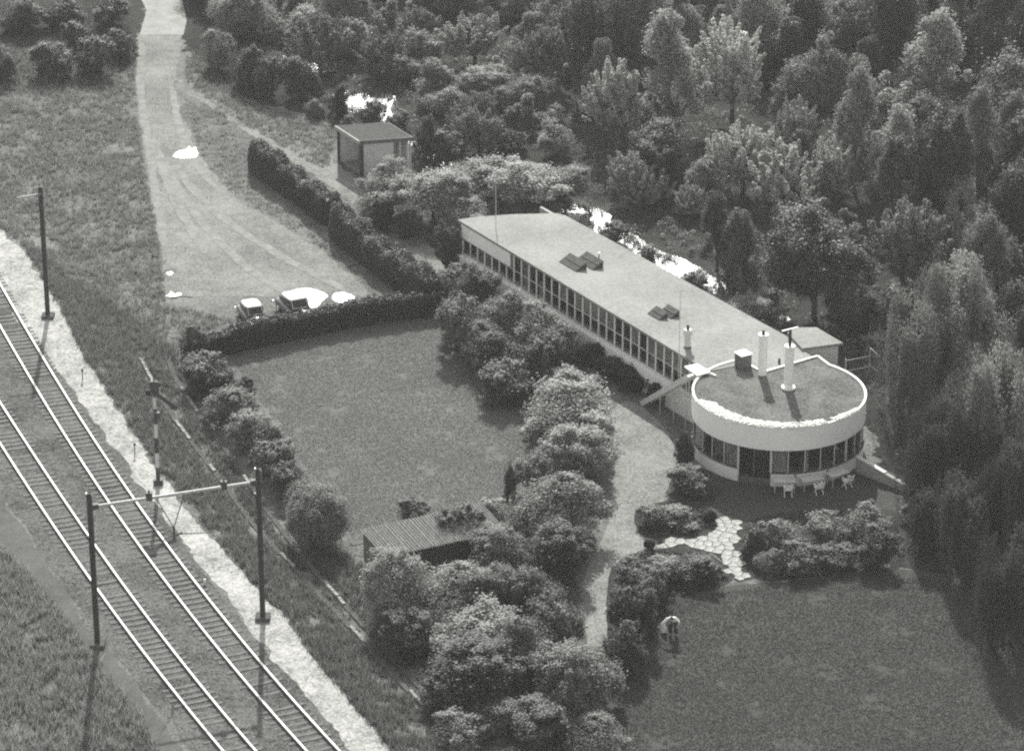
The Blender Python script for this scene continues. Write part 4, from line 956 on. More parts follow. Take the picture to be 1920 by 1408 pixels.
def trunk_mesh(seed):
    rnd = random.Random(seed); mb = MB(); mb.tube((0, 0, -.03), (0.04, 0, .55), 1.0, .72, n=9); mb.tube((0.04, 0, .55), (0, .03, 1.0), .72, .35, n=8)
    for i in range(5):
        z = rnd.uniform(.45, .85); a = rnd.uniform(0, 6.28); mb.tube((0.03, 0, z), (math.cos(a) * 5, math.sin(a) * 5, z + rnd.uniform(.15, .35)), .4, .12, n=6)
    return mb.mesh('trunk', M_BARK)
TRUNKS = [trunk_mesh(i) for i in range(3)]
NPL = [0]
LM = {'d': L_DARK, 'm': L_MID, 'l': L_LIGHT, 's': L_SILVER, 'h': L_HEDGE}
def plant(cx, cy, w, h, style, tone, label, name=None, cat=None, trunk=0.0, group=None, bark=None, zc=None):
    """crown measured by its outline in the picture; trunk = clear height under the crown in metres"""
    NPL[0] += 1; sd = NPL[0]
    c = a = 1.0; zc_ = trunk + 1
    for _ in range(4):
        s_, dep = SC(cx, cy, zc_); a = w / 2 / s_; hh = h / 2 / s_
        c = math.sqrt(max((hh ** 2 - (a * math.sin(dep)) ** 2), (.32 * a * math.cos(dep)) ** 2)) / math.cos(dep)
        zc_ = trunk + c * (.9 if trunk > .3 else .8)
    p = G(cx, cy, zc_); gz_ = GZ(p.x, p.y); p = G(cx, cy, zc_ + gz_)
    tree = trunk > .3 or style in ('tree', 'willow', 'cone') or (style == 'airy' and h > 60)
    name = name or ('tree' if tree else 'bush'); cat = cat or ('tree' if tree else 'bush')
    t = thing(name, label, cat, (p.x, p.y, gz_), group=group)
    rng = random.Random(sd * 7 + 1)
    o = inst('crown' if tree else 'foliage', get_crown(style, a, sd), t, (0, 0, zc_), (0, 0, rng.uniform(0, 6.28) if style != 'x' else 0), (a, a, c))
    o.material_slots[0].link = 'OBJECT'; o.material_slots[0].material = LM[tone]
    th = zc_ + c * .35; r_ = max(.03, min(.22, a * .055))
    tk = inst('trunk' if tree else 'stem', TRUNKS[sd % 3], t, (0, 0, 0), (0, 0, rng.uniform(0, 6.28)), (r_, r_, th))
    if bark: tk.material_slots[0].link = 'OBJECT'; tk.material_slots[0].material = bark
    return t
# --- bushes between railway and lawn
for cx, cy, w, h, st, tn, lb_ in [
    (362, 652, 62, 70, 'bush', 'd', 'dark bush at the left end of the lower hedge'),
    (392, 706, 105, 77, 'bush', 'd', 'low dark bush at the top left lawn corner'),
    (432, 762, 110, 86, 'bush', 'm', 'bush on the left lawn edge, beside the signal post'),
    (476, 812, 105, 86, 'bush', 'l', 'pale-leaved bush halfway down the left lawn edge'),
    (512, 862, 95, 86, 'bush', 'm', 'bush behind the right mast of the portal'),
    (560, 930, 60, 66, 'bush', 'm', 'bush squeezed between the portal mast and the big round bush'),
    (455, 735, 50, 50, 'bush', 'd', 'low dark bush filling the gap above the pale-leaved bush'),
    (545, 905, 75, 68, 'bush', 'd', 'small dark bush above the big round bush'),
    (595, 974, 124, 124, 'mound', 'm', 'big round dark bush at the lower left lawn corner'),
    (775, 962, 66, 50, 'bush', 'd', 'small dark bush behind the corrugated shed roof'),
    (862, 1012, 108, 108, 'bush', 'd', 'dark bush in front of the corrugated shed'),
    (745, 1112, 154, 157, 'bush', 'l', 'pale leafy bush before the open end of the shed'),
    (932, 972, 84, 70, 'bush', 'l', 'pale bush at the right end of the shed roof'),
    # dense planting right of the lawn
    (1068, 775, 196, 130, 'tree', 'l', 'broad pale-leaved tree between lawn and gravel path, uppermost'),
    (1078, 850, 165, 120, 'bush', 'l', 'pale bush below the broad pale tree by the path'),
    (1010, 885, 96, 96, 'bush', 'm', 'bush on the right lawn edge beside the little cypress'),
    (1040, 960, 190, 150, 'bush', 'm', 'large dense bush where the gravel path narrows'),
    (1045, 1045, 150, 124, 'bush', 'd', 'dark bush overhanging the gravel path'),
    (945, 1048, 150, 123, 'bush', 'm', 'bush right of the dark bush at the shed'),
    (848, 1118, 172, 134, 'bush', 'l', 'sparkling pale bush below the shed'),
    (935, 1120, 138, 123, 'bush', 'm', 'bush in the middle of the lower thicket'),
    (1000, 1130, 140, 130, 'bush', 'd', 'dark bush left of the narrow path end'),
    (1050, 1180, 110, 124, 'bush', 'm', 'bush beside the narrow end of the gravel path'),
    (770, 1190, 138, 101, 'bush', 'd', 'low dark bush nearest the concrete slabs'),
    (900, 1195, 207, 134, 'bush', 'l', 'spreading pale-tipped bush in the lower thicket'),
    (985, 1215, 138, 134, 'bush', 'm', 'bush between the pale-tipped bush and the path'),
    (890, 1275, 218, 157, 'bush', 'd', 'wide dark bush at the bottom of the thicket'),
    (1085, 1280, 190, 150, 'bush', 'm', 'large rounded bush at the left of the darker lawn'),
    (930, 1342, 138, 90, 'bush', 'm', 'low bush on the bottom edge of the thicket'),
    (1015, 1352, 160, 110, 'bush', 'd', 'dark bush below the large rounded bush'),
    (860, 1375, 110, 80, 'bush', 'm', 'bush in the thicket corner beside the slabs, bottom edge'),
    (1110, 1380, 140, 90, 'bush', 'm', 'bush on the bottom edge beside the darker lawn'),
    # row between the lawn and the long wing
    (845, 528, 84, 60, 'bush', 'm', 'bush at the corner where the two hedges meet'),
    (890, 556, 110, 100, 'bush', 'd', 'dark bush before the far end of the facade'),
    (870, 620, 100, 110, 'bush', 'm', 'bush at the upper right lawn corner'),
    (945, 600, 130, 110, 'tree', 'm', 'leafy tree before the white panel of the facade'),
    (1000, 625, 100, 100, 'bush', 'l', 'pale bush before the middle of the long facade'),
    (925, 665, 120, 100, 'bush', 'd', 'dark bush overhanging the right lawn edge'),
    (990, 685, 100, 90, 'bush', 'd', 'dark bush above the broad pale tree'),
    (1035, 655, 100, 90, 'bush', 'm', 'ragged bush between the pale facade bush and the path head'),
    (955, 725, 110, 84, 'bush', 'd', 'dark bush on the lawn edge left of the broad pale tree'),
    (905, 640, 90, 90, 'bush', 'm', 'grey bush in the middle of the belt beside the lawn'),
    (1045, 715, 80, 60, 'bush', 'd', 'dark bush just above the broad pale tree by the path'),
    (1072, 585, 50, 60, 'bush', 'd', 'small upright bush against the facade windows'),
    (1108, 664, 74, 52, 'bush', 'h', 'clipped dark bush along the house base, uppermost of four'),
    (1150, 690, 74, 52, 'bush', 'h', 'clipped dark bush along the house base, second of four'),
    (1192, 712, 66, 50, 'bush', 'h', 'clipped dark bush along the house base, third of four'),
    (1232, 735, 50, 46, 'bush', 'h', 'clipped dark bush at the foot of the outdoor stair'),
    (1296, 905, 92, 60, 'bush', 'd', 'dark spreading bush left of the pavilion door'),
    (1283, 845, 40, 70, 'bush', 'd', 'dark bush against the left side of the pavilion'),
    # beds around the flagstones
    (1270, 968, 110, 50, 'airy', 'm', 'low open shrub filling the oval bed'),
    (1225, 968, 70, 50, 'bush', 'm', 'twiggy shrub at the left of the oval bed'),
    (1208, 1085, 100, 80, 'bush', 'd', 'shrub beside the path below the oval bed'),
    (1308, 1066, 100, 66, 'bush', 'd', 'dark shrub left of the flagstone curve'),
    (1255, 1066, 90, 56, 'bush', 'm', 'shrub in the middle of the lower bed'),
    (1182, 1150, 100, 116, 'bush', 'd', 'tall dark shrub behind the standing person'),
    (1168, 1222, 96, 100, 'bush', 'd', 'dark shrub at the left corner of the darker lawn'),
    (1218, 1112, 70, 70, 'bush', 'd', 'dark shrub above the standing person'),
    (1412, 1020, 56, 56, 'bush', 'd', 'dark shrub right beside the flagstones'),
    (1470, 1010, 104, 76, 'bush', 'm', 'feathery shrub in the right border, nearest the flagstones'),
    (1500, 1050, 100, 66, 'bush', 'd', 'dark shrub at the lawn side of the right border'),
    (1558, 998, 90, 68, 'bush', 'm', 'feathery shrub in the middle of the right border'),
    (1622, 985, 100, 76, 'bush', 'm', 'pale feathery shrub at the right of the border'),
    (1640, 1030, 90, 80, 'bush', 'd', 'dark shrub at the right end of the border'),
    (1570, 1048, 80, 52, 'bush', 'd', 'low dark shrub between lawn and border'),
    (1442, 1055, 60, 50, 'bush', 'm', 'low shrub at the foot of the flagstones'),
    (1735, 960, 90, 60, 'bush', 'd', 'rounded dark bush at the end of the sloping wall'),
    # around garage and stream, upper left
    (1148, 440, 60, 44, 'bush', 'd', 'dark bush on the stream bank right of its bright bend'),
    (1212, 474, 44, 30, 'bush', 'm', 'small bush on the bank halfway along the house roof'),
    (1302, 526, 50, 30, 'bush', 'm', 'low bush on the bank above the second pair of skylights'),
    (1398, 578, 110, 56, 'bush', 'l', 'pale spreading bush behind the roof near the chimneys'),
    (1440, 560, 60, 40, 'bush', 'm', 'grey bush between the stream end and the large dark tree'),
    (745, 228, 46, 40, 'bush', 'm', 'grey bush right of the dark rounded pond bush'),
    (655, 232, 40, 30, 'bush', 'd', 'low dark bush touching the garage roof corner'),
    (800, 262, 56, 92, 'bush', 'd', 'tall dark bush against the right side of the garage'),
    (842, 286, 80, 74, 'bush', 'd', 'dark bush right of the garage'),
    (697, 216, 56, 50, 'bush', 'd', 'dark rounded bush before the bright pond, behind the garage'),
    (635, 192, 44, 66, 'bush', 'd', 'dark upright bush left of the bright pond'),
    (562, 150, 76, 84, 'bush', 'd', 'dark bush on the stream bank, left of the upright bush'),
    (500, 152, 60, 80, 'bush', 'd', 'dark bush on the meadow side of the stream'),
    (462, 130, 72, 84, 'bush', 'd', 'dark bush near the bend of the stream'),
    (408, 100, 70, 76, 'bush', 'm', 'bush right of the pale road'),
    (590, 205, 40, 36, 'bush', 'm', 'low bush before the two dark bank bushes'),
    (720, 405, 44, 66, 'bush', 'h', 'dark clipped block behind the long hedge'),
    (768, 425, 60, 60, 'bush', 'd', 'dark bush under the speckled fruit trees'),
    (845, 470, 60, 100, 'bush', 'd', 'dark bush against the far end wall of the house'),
]:
    plant(cx, cy, w, h, st, tn, lb_)
plant(957, 922, 46, 104, 'airy', 'd', 'little dark cypress at the right lawn edge', 'cypress', 'tree')
for cx, cy, d_, lb_ in [(1331, 967, 28, 'clipped dark ball shrub beside the flagstones'), (1217, 1020, 24, 'small clipped ball shrub at the gravel path')]:
    plant(cx, cy, d_, d_, 'ball', 'h', lb_, 'ball_shrub', 'shrub')
# --- named trees
for cx, cy, w, h, st, tn, tr_, lb_ in [
    (735, 348, 120, 90, 'tree', 'l', .6, 'pale fruit tree before the garage wall'),
    (812, 370, 150, 100, 'tree', 'l', .6, 'fruit tree with speckled leaves right of the garage'),
    (885, 340, 160, 90, 'tree', 'l', .8, 'speckled fruit tree behind the far end of the roof'),
    (985, 345, 170, 100, 'tree', 'l', .8, 'broad speckled fruit tree above the house roof'),
    (1060, 350, 110, 70, 'tree', 'm', .8, 'fruit tree beside the bright bend of the stream'),
    (700, 388, 84, 62, 'tree', 'l', .3, 'pale fruit tree at the end of the hedge track'),
    (930, 386, 130, 62, 'tree', 'l', .3, 'fruit tree touching the far roof edge'),
    (1025, 385, 100, 50, 'tree', 'l', .3, 'low fruit tree left of the bright stream bend'),
    (870, 405, 110, 70, 'tree', 'm', .5, 'fruit tree close above the roof corner'),
    (1255, 105, 170, 170, 'airy', 'l', 3.2, 'slender feathery birch with bare trunk at the top of the wood'),
    (1375, 135, 165, 180, 'tuft', 's', 1.0, 'brightest pale tree at the top centre of the wood'),
    (1135, 190, 150, 160, 'tuft', 's', .8, 'pale silvery tree left of the feathery birch'),
    (1395, 300, 150, 120, 'tuft', 's', .6, 'pale silvery tree left in the bright group'),
    (1490, 345, 170, 130, 'tuft', 's', .6, 'pale silvery tree in the middle of the bright group'),
    (1565, 320, 110, 110, 'tuft', 's', .6, 'pale silvery tree right in the bright group'),
    (1605, 225, 130, 190, 'airy', 'l', 2.0, 'tall feathery tree rising behind the bright group'),
    (1500, 245, 110, 110, 'tuft', 'l', 1.0, 'pale tree left of the tall feathery tree'),
    (1660, 350, 90, 110, 'airy', 'm', 1.5, 'thin tree between the feathery tree and the pale cone'),
    (1795, 375, 110, 140, 'cone', 's', .5, 'bright cone-shaped tree near the right edge'),
    (1530, 500, 210, 200, 'tree', 'd', .5, 'large dark round tree behind the house annexe'),
    (1610, 590, 120, 100, 'tree', 'd', .5, 'dark tree right of the annexe roof'),
    (1695, 450, 190, 170, 'tuft', 'l', .8, 'broad pale tree left of the willow'),
    (1712, 690, 190, 230, 'willow', 'm', .3, 'weeping willow beside the pavilion roof'),
    (1800, 610, 250, 240, 'willow', 'm', .5, 'large weeping willow near the right edge'),
    (1862, 790, 230, 260, 'willow', 'm', .3, 'weeping willow cut by the right edge'),
    (1760, 850, 200, 190, 'willow', 'd', .1, 'dark weeping willow right of the sloping wall'),
    (1850, 480, 110, 160, 'tree', 'm', .8, 'tree below the cone-shaped tree at the right edge'),
    (1750, 115, 190, 180, 'airy', 'l', 3.0, 'tall hazy tree in the top right of the wood'),
    (1835, 250, 110, 170, 'airy', 'm', 2.5, 'tall thin tree at the upper right edge'),
    (1005, 100, 120, 100, 'tuft', 'l', .8, 'pale tree at the top of the wood, left of centre'),
    (890, 75, 150, 90, 'tuft', 'l', .8, 'pale tree at the top edge left of the wood'),
    (1235, 290, 130, 110, 'tree', 'd', .6, 'dark round tree left of the bright silvery group'),
    (1190, 105, 90, 110, 'airy', 'm', 1.0, 'feathery tree just left of the bare-trunked birch'),
    (1250, 215, 110, 80, 'tuft', 'l', .4, 'low pale thicket tree at the foot of the birch'),
    (100, 118, 86, 70, 'bush', 'd', .0, 'dark shrub at the far left of the top corner group'),
    (175, 112, 80, 74, 'bush', 'd', .0, 'dark shrub in the middle of the top corner group'),
    (226, 88, 66, 60, 'bush', 'd', .0, 'dark shrub beside the pale road, left side'),
    (1800, 985, 220, 200, 'willow', 'd', .1, 'dark drooping tree at the right edge below the willows'),
]:
    plant(cx, cy, w, h, st, tn, lb_, trunk=tr_, bark=M_BARKL if st == 'airy' else None)
# --- the rest of the wood: individual trees that nothing tells apart
WG = 'trees of the dense wood'; WL = 'tree standing in the dense wood behind the house'
rw = random.Random(21); placed = []; used = set()
LANDMARKS = [(1255, 105, 'feathery bare-trunked birch'), (1375, 140, 'brightest pale tree'), (1135, 190, 'silvery tree left of the birch'), (1490, 345, 'bright silvery group'), (1605, 225, 'tall feathery tree'),
             (1795, 375, 'bright cone-shaped tree'), (1530, 500, 'large dark round tree'), (1695, 450, 'broad pale tree by the willow'), (1790, 610, 'large weeping willow'), (1750, 115, 'hazy top right tree'),
             (1835, 250, 'thin right-edge tree'), (1005, 100, 'pale tree left of centre'), (890, 75, 'pale tree at the top edge'), (1235, 290, 'dark round tree'), (975, 350, 'broad speckled fruit tree'),
             (842, 286, 'dark bush right of the garage'), (695, 190, 'bright pond')]
def wood_label(x, y, style, tone):
    look = {'d': 'dark', 'm': 'grey', 'l': 'pale'}[tone] + ' ' + {'tree': 'leafy', 'airy': 'feathery', 'tuft': 'bristly', 'cone': 'pointed'}[style]
    for lx, ly, nm in sorted(LANDMARKS, key=lambda q: (q[0] - x) ** 2 + (q[1] - y) ** 2):
        dx, dy = x - lx, y - ly; ver = 'above' if dy < 0 else 'below'; hor = 'left' if dx < 0 else 'right'
        dr = f'{hor} of' if abs(dx) > 2.2 * abs(dy) else ver if abs(dy) > 2.2 * abs(dx) else f'{ver} and {hor} of'
        near = 'close ' if dx * dx + dy * dy < 120 ** 2 else 'farther '
        lab = f'{look} woodland tree {near}{dr} the {nm}'
        if lab not in used: used.add(lab); return lab
    return WL
WOOD_POLY = [(370, -40), (400, 30), (500, 70), (600, 95), (720, 130), (800, 190), (900, 260), (1080, 290), (1190, 350), (1320, 430), (1420, 480), (1560, 540), (1660, 620), (1960, 700), (2080, 720), (2080, -90), (370, -90)]
CLEAR = [(690, 200, 60, 60), (610, 165, 40, 40), (452, 80, 45, 90), (528, 118, 45, 90), (590, 140, 45, 80), (1255, 105, 90, 190), (1375, 140, 95, 175), (1135, 190, 85, 150), (1395, 300, 75, 130), (1490, 345, 85, 140), (1565, 320, 60, 80), (1605, 225, 70, 110), (1500, 245, 50, 60), (1795, 375, 75, 150), (1695, 450, 100, 120),
         (1750, 115, 100, 120), (1835, 250, 55, 100), (1005, 100, 60, 60), (890, 75, 75, 50), (1705, 690, 80, 150), (1790, 610, 100, 130), (1530, 500, 90, 100)]
for _ in range(6000):
    x, y = rw.uniform(370, 2080), rw.uniform(-90, 710)
    if not inside((x, y), WOOD_POLY): continue
    p = G(x, y + 50)
    if any(abs(x - lx) < rx and -30 < y - ly < ry for lx, ly, rx, ry in CLEAR): continue
    if any((p.x - q[0]) ** 2 + (p.y - q[1]) ** 2 < 3.1 ** 2 for q in placed): continue
    placed.append((p.x, p.y))
    lower = x < 1120 or (x < 1330 and y > 170)
    w = rw.choice([60, 75, 90, 110, 130]) * rw.uniform(.85, 1.15) if lower else rw.choice([80, 95, 110, 130, 160]) * rw.uniform(.85, 1.15); h = w * rw.uniform(.6, .95) if lower else w * rw.uniform(.95, 1.5)
    st_ = rw.choice(['tree', 'airy', 'tuft'] if lower else ['tree', 'tree', 'airy', 'airy', 'tuft']); tn_ = rw.choice('mmll') if lower else rw.choice('dddmml' if x > 1450 else 'dmmml')
    plant(x, y, w, h, st_, tn_, wood_label(x, y, st_, tn_), trunk=.1 if lower else rw.uniform(.1, .8), group=WG)
    if len(placed) > 235: break
for x, y, w, h, lb_ in [(40, 30, 90, 70, 'dark shrub in the top left corner of the meadow'), (122, 30, 80, 60, 'dark shrub at the top edge behind the corner clump'), (205, 24, 80, 60, 'dark shrub at the top edge left of the road'),
                        (-10, 118, 90, 80, 'dark shrub cut by the left edge beside the meadow'), (150, 72, 74, 64, 'dark shrub standing behind the middle of the corner clump')]:
    plant(x, y, w, h, 'bush', 'd', lb_)
for x, y, w, h, lb_ in [(1905, 960, 170, 240, 'large dark tree cut by the right edge below the willows'), (1900, 1120, 190, 210, 'dark tree cut by the right edge beside the darker lawn'),
                        (1880, 890, 130, 150, 'dark tree between the willows at the right edge'), (1728, 985, 120, 110, 'dark drooping low tree right of the shrub border')]:
    plant(x, y, w, h, 'willow', 'd', lb_, trunk=.3)

# --- clipped hedges
def hedge(px, z, w, label, seed, leaf=.075, dens=230):
    P = resample([tuple(G(x, y, z)[:2]) for x, y in px], .5); T = np.gradient(P, axis=0); T /= np.hypot(T[:, 0], T[:, 1])[:, None]; N = np.c_[-T[:, 1], T[:, 0]]
    o0 = Vector((P[0, 0], P[0, 1], 0)); t = thing('hedge', label, 'hedge', o0); Pl = P - np.array(o0[:2]); rnd = np.random.RandomState(seed)
    n = len(P); hw = w / 2 - .1
    sec = [(-hw * .9, 0), (-hw * .85, z * .6), (-hw * .5, z * .82), (hw * .5, z * .82), (hw * .85, z * .6), (hw * .9, 0)]
    v = np.concatenate([np.c_[Pl + N * a, np.full(n, b)][:, None, :] for a, b in sec], 1).reshape(-1, 3); k = len(sec); q = []
    for j in range(k - 1): a = np.arange(n - 1) * k + j; q.append(np.c_[a, a + 1, a + 1 + k, a + k])
    v = v + rnd.normal(0, .03, v.shape)
    inst('branch_core', np_mesh('branch_core', v, np.concatenate(q + [np.array([[0, 1, 4, 5], [1, 2, 3, 4], [(n - 1) * k, (n - 1) * k + 1, (n - 1) * k + 4, (n - 1) * k + 5], [(n - 1) * k + 1, (n - 1) * k + 2, (n - 1) * k + 3, (n - 1) * k + 4]])]), L_HEDGE), t)
    L = n * .5; per = (2 * z + w) ; m = int(L * per * dens)
    i = rnd.randint(0, n - 1, m); f = rnd.uniform(0, 1, m)[:, None]; base = Pl[i] * (1 - f) + Pl[i + 1] * f; nn = N[i]
    ph = rnd.uniform(0, math.pi, m); cp, sp_ = np.cos(ph), np.sin(ph)
    hz_ = 1 + .10 * np.sin(base[:, 0] * .9 + seed) + .06 * np.sin(base[:, 1] * 2.1 + seed) + .05 * np.sin(base[:, 0] * 4.3)
    dend = np.minimum(i, n - 1 - i) * .5; tap = np.clip(.72 + dend * .45, 0, 1)
    a = np.sign(cp) * np.abs(cp) ** .55 * w / 2 * tap; b = sp_ ** .6 * z * hz_ * (.85 + .15 * tap); rs = 1 + rnd.normal(0, .055, m)
    Q = np.c_[base + nn * (a * rs)[:, None], np.maximum(.03, b * rs)]
    Nn = unit(np.c_[nn * cp[:, None], sp_ + .2] + rnd.normal(0, .55, (m, 3)))
    # ends
    me_ = int(z * w * dens * 1.2)
    for e, sg in ((0, -1), (n - 1, 1)):
        aa = rnd.uniform(-w / 2, w / 2, me_); bb = rnd.uniform(0, z * .92, me_); aa *= .72 * np.sqrt(np.clip(1.05 - (bb / z) ** 3, 0, 1)); E_ = np.c_[Pl[e] + N[e] * aa[:, None] + T[e] * (sg * (.05 + rnd.normal(0, .05, me_)))[:, None], bb]
        Q = np.r_[Q, E_]; Nn = np.r_[Nn, unit(np.c_[np.repeat((T[e] * sg)[None], me_, 0), np.full(me_, .3)] + rnd.normal(0, .6, (me_, 3)))]
    v, q = leaf_quads(Q, Nn, leaf, rnd); inst('foliage', np_mesh('foliage', v, q, L_HEDGE), t)
hedge([(478, 268), (545, 312), (628, 374)], 2.1, 1.7, 'long clipped hedge between drive and garage, upper half', 1)
hedge([(632, 388), (700, 440), (760, 487), (815, 528)], 2.2, 1.8, 'long clipped hedge between drive and house, lower half', 2)
hedge([(345, 636), (400, 624), (470, 607), (560, 588), (640, 572), (700, 561), (825, 546)], 1.6, 1.3, 'dark clipped hedge between the parked cars and the lawn', 3)

# --- stuff nobody could count: undergrowth, grass, blossom
def scatter_poly(poly_px, n, rnd):
    poly = [tuple(G(x, y)[:2]) for x, y in poly_px]; P = np.array(poly); out = []
    pa = np.array(poly); 
    while sum(map(len, out)) < n:
        q = np.c_[rnd.uniform(P[:, 0].min(), P[:, 0].max(), n), rnd.uniform(P[:, 1].min(), P[:, 1].max(), n)]
        ins = np.zeros(n, bool); j = len(pa) - 1
        for i in range(len(pa)):
            c = ((pa[i, 1] > q[:, 1]) != (pa[j, 1] > q[:, 1])) & (q[:, 0] < (pa[j, 0] - pa[i, 0]) * (q[:, 1] - pa[i, 1]) / (pa[j, 1] - pa[i, 1] + 1e-12) + pa[i, 0]); ins ^= c; j = i
        out.append(q[ins])
    return np.concatenate(out)[:n]
def stuff_leaves(name, poly, nclump, per, r0, r1, leaf, m, label, cat, seed, zsq=.7, avoid=None):
    rnd = np.random.RandomState(seed); C2 = scatter_poly(poly, nclump, rnd)
    if avoid is not None:
        keep = np.array([not any(inside((x, y), a) for a in avoid) for x, y in C2]); C2 = C2[keep]
    Rc = rnd.uniform(r0, r1, len(C2)); z = ground_z(C2[:, 0], C2[:, 1]); C = np.c_[C2, z + Rc * .35]
    P, N = clump_leaves(C, Rc, per, leaf, rnd, .5, zsq); P[:, 2] = np.maximum(P[:, 2], .02)
    v, q = leaf_quads(P, N, leaf, rnd); o = bpy.data.objects.new(name, np_mesh(name, v, q, m)); COL.objects.link(o); return tag(o, label, cat, kind='stuff')
HOUSE_AREA = [tuple(G(x, y)[:2]) for x, y in [(845, 500), (1040, 470), (1480, 700), (1640, 830), (1640, 910), (1290, 890), (1180, 740), (860, 545)]]
STREAM_AREA = stream_poly([(610, 165, 1.2), (645, 182, 1.6), (685, 192, 4.0), (715, 216, 2.0), (745, 245, .3), (850, 320, .2), (970, 365, .2), (1060, 392, 2), (1100, 408, 3.4), (1150, 445, 1.0), (1210, 485, 1.2), (1250, 505, 2.6), (1330, 548, 1.8), (1400, 580, .5), (1470, 610, .4)])
GAR_AREA = [tuple(G(x, y)[:2]) for x, y in [(600, 318), (640, 370), (700, 350), (790, 330), (760, 285), (640, 300)]]
stuff_leaves('undergrowth', [(420, 0), (520, 120), (640, 215), (800, 300), (860, 480), (1060, 400), (1480, 650), (1640, 740), (1700, 900), (1960, 1000), (1960, -40), (420, -40)], 2600, 60, .25, .8, .08, L_MID, 'tangled undergrowth covering the floor of the wood', 'undergrowth', 31, .7, [HOUSE_AREA, STREAM_AREA, GAR_AREA])
stuff_leaves('ground_cover', [(700, 1090), (760, 1060), (940, 1000), (1010, 900), (1110, 880), (1120, 980), (1080, 1090), (1085, 1200), (1120, 1300), (1140, 1440), (880, 1440), (800, 1300), (700, 1180)], 420, 200, .3, .8, .05, L_MID, 'low growth filling the thicket between the bushes', 'ground cover', 33)
stuff_leaves('ground_cover', [(835, 545), (905, 540), (1000, 590), (1080, 680), (1090, 730), (1000, 790), (940, 740), (860, 650)], 240, 180, .3, .8, .05, L_MID, 'low growth in the belt between lawn and facade', 'ground cover', 34)
stuff_leaves('ground_cover', [(345, 640), (400, 650), (470, 750), (560, 890), (640, 1010), (560, 1010), (480, 890), (400, 760), (340, 690)], 170, 150, .25, .6, .05, L_MID, 'low growth under the bushes of the left lawn edge', 'ground cover', 35)
stuff_leaves('ground_cover', [(1390, 985), (1480, 968), (1600, 962), (1690, 970), (1700, 1040), (1600, 1066), (1490, 1080), (1420, 1080), (1388, 1040)], 130, 120, .15, .4, .045, L_MID, 'low plants filling the border right of the flagstones', 'ground cover', 36)
stuff_leaves('ground_cover', [(1152, 1064), (1230, 1034), (1318, 1036), (1366, 1085), (1300, 1114), (1238, 1162), (1162, 1250), (1142, 1180)], 150, 130, .15, .42, .045, L_DARK, 'low dark plants filling the bed below the flagstones', 'ground cover', 37)
stuff_leaves('ground_cover', [(1200, 965), (1250, 946), (1325, 958), (1340, 985), (1308, 1001), (1236, 1006), (1206, 996)], 60, 110, .12, .3, .045, L_DARK, 'low dark plants filling the oval bed', 'ground cover', 38)
stuff_leaves('ground_cover', [(690, 390), (740, 375), (860, 340), (1000, 330), (1080, 350), (1060, 395), (940, 420), (850, 470), (780, 470)], 200, 170, .3, .8, .055, L_LIGHT, 'pale leafy growth under the speckled fruit trees', 'ground cover', 39)
def grass(name, poly, n, h0, h1, label, seed, clump=3.0, avoid=None, m=L_GRASS, per=9, dmin=None):
    rnd = np.random.RandomState(seed); C = scatter_poly(poly, n, rnd)
    if dmin is not None: C = C[dist_edge(C[:, 0], C[:, 1]) > dmin]
    if avoid is not None: C = C[np.array([not any(inside((x, y), a) for a in avoid) for x, y in C])]
    if dmin is not None:
        for T_ in TROUGH:
            tt = resample(T_, .25); C = C[np.array([np.min((tt[:, 0] - x) ** 2 + (tt[:, 1] - y) ** 2) for x, y in C]) > .09]
    nz = np.array([noise.noise(Vector((x * .55, y * .35, seed))) + .7 * noise.noise(Vector((x * 1.6, y * 1.1, seed))) for x, y in C]); C = C[nz > rnd.uniform(-.75, .35, len(C))]
    n = len(C); i = np.repeat(np.arange(n), per); k = len(i); th = rnd.uniform(.4, 1.5, n)
    B = C[i] + rnd.normal(0, .10, (k, 2)); z = ground_z(B[:, 0], B[:, 1]) - .02; a = rnd.uniform(0, 6.28, k); h = rnd.uniform(h0, h1, k) * th[i]; w = .018 + .02 * rnd.uniform(0, 1, k); ln = rnd.uniform(.1, .7, k) * h
    la = rnd.uniform(0, 6.28, k)
    d = np.c_[np.cos(a), np.sin(a)] * w[:, None]
    v = np.stack([np.c_[B - d, z], np.c_[B + d, z], np.c_[B + np.c_[np.cos(la), np.sin(la)] * ln[:, None], z + h]], 1).reshape(-1, 3)
    o = bpy.data.objects.new(name, np_mesh(name, v, np.arange(3 * k).reshape(-1, 3), m)); COL.objects.link(o); return tag(o, label, 'grass', kind='stuff')
YARD_AREA = [tuple(G(x, y)[:2]) for x, y in [(255, 60), (252, 160), (260, 240), (275, 340), (297, 455), (308, 560), (705, 560), (600, 466), (425, 356), (372, 288), (345, 215), (335, 150), (346, 60)]]
grass('meadow_grass', [(-120, 100), (262, 90), (262, 240), (300, 470), (310, 570), (440, 600), (340, 640), (300, 700), (150, 660), (50, 480), (-120, 380)], 16000, .15, .45, 'tussocky grass of the meadow left of the drive', 41, avoid=[YARD_AREA])
grass('bank_grass', [(40, 470), (200, 560), (330, 660), (420, 850), (540, 1000), (680, 1060), (700, 1180), (830, 1330), (900, 1440), (700, 1440), (480, 1120), (300, 900), (160, 690)], 17000, .18, .5, 'rough grass on the slope between gravel strip and lawn bushes', 42, dmin=.15, m=leaf_mat('bank_blade', 0.05, 0.19, 0.4))
grass('verge_grass', [(-60, 980), (60, 1100), (160, 1230), (260, 1360), (300, 1440), (-100, 1440)], 7000, .2, .6, 'rough grass in the bottom left corner', 43)
grass('verge_grass', [(340, 180), (420, 210), (440, 260), (640, 420), (700, 545), (600, 465), (430, 355), (375, 290)], 1600, .12, .3, 'grass between the drive and the long hedge', 44, avoid=[YARD_AREA])
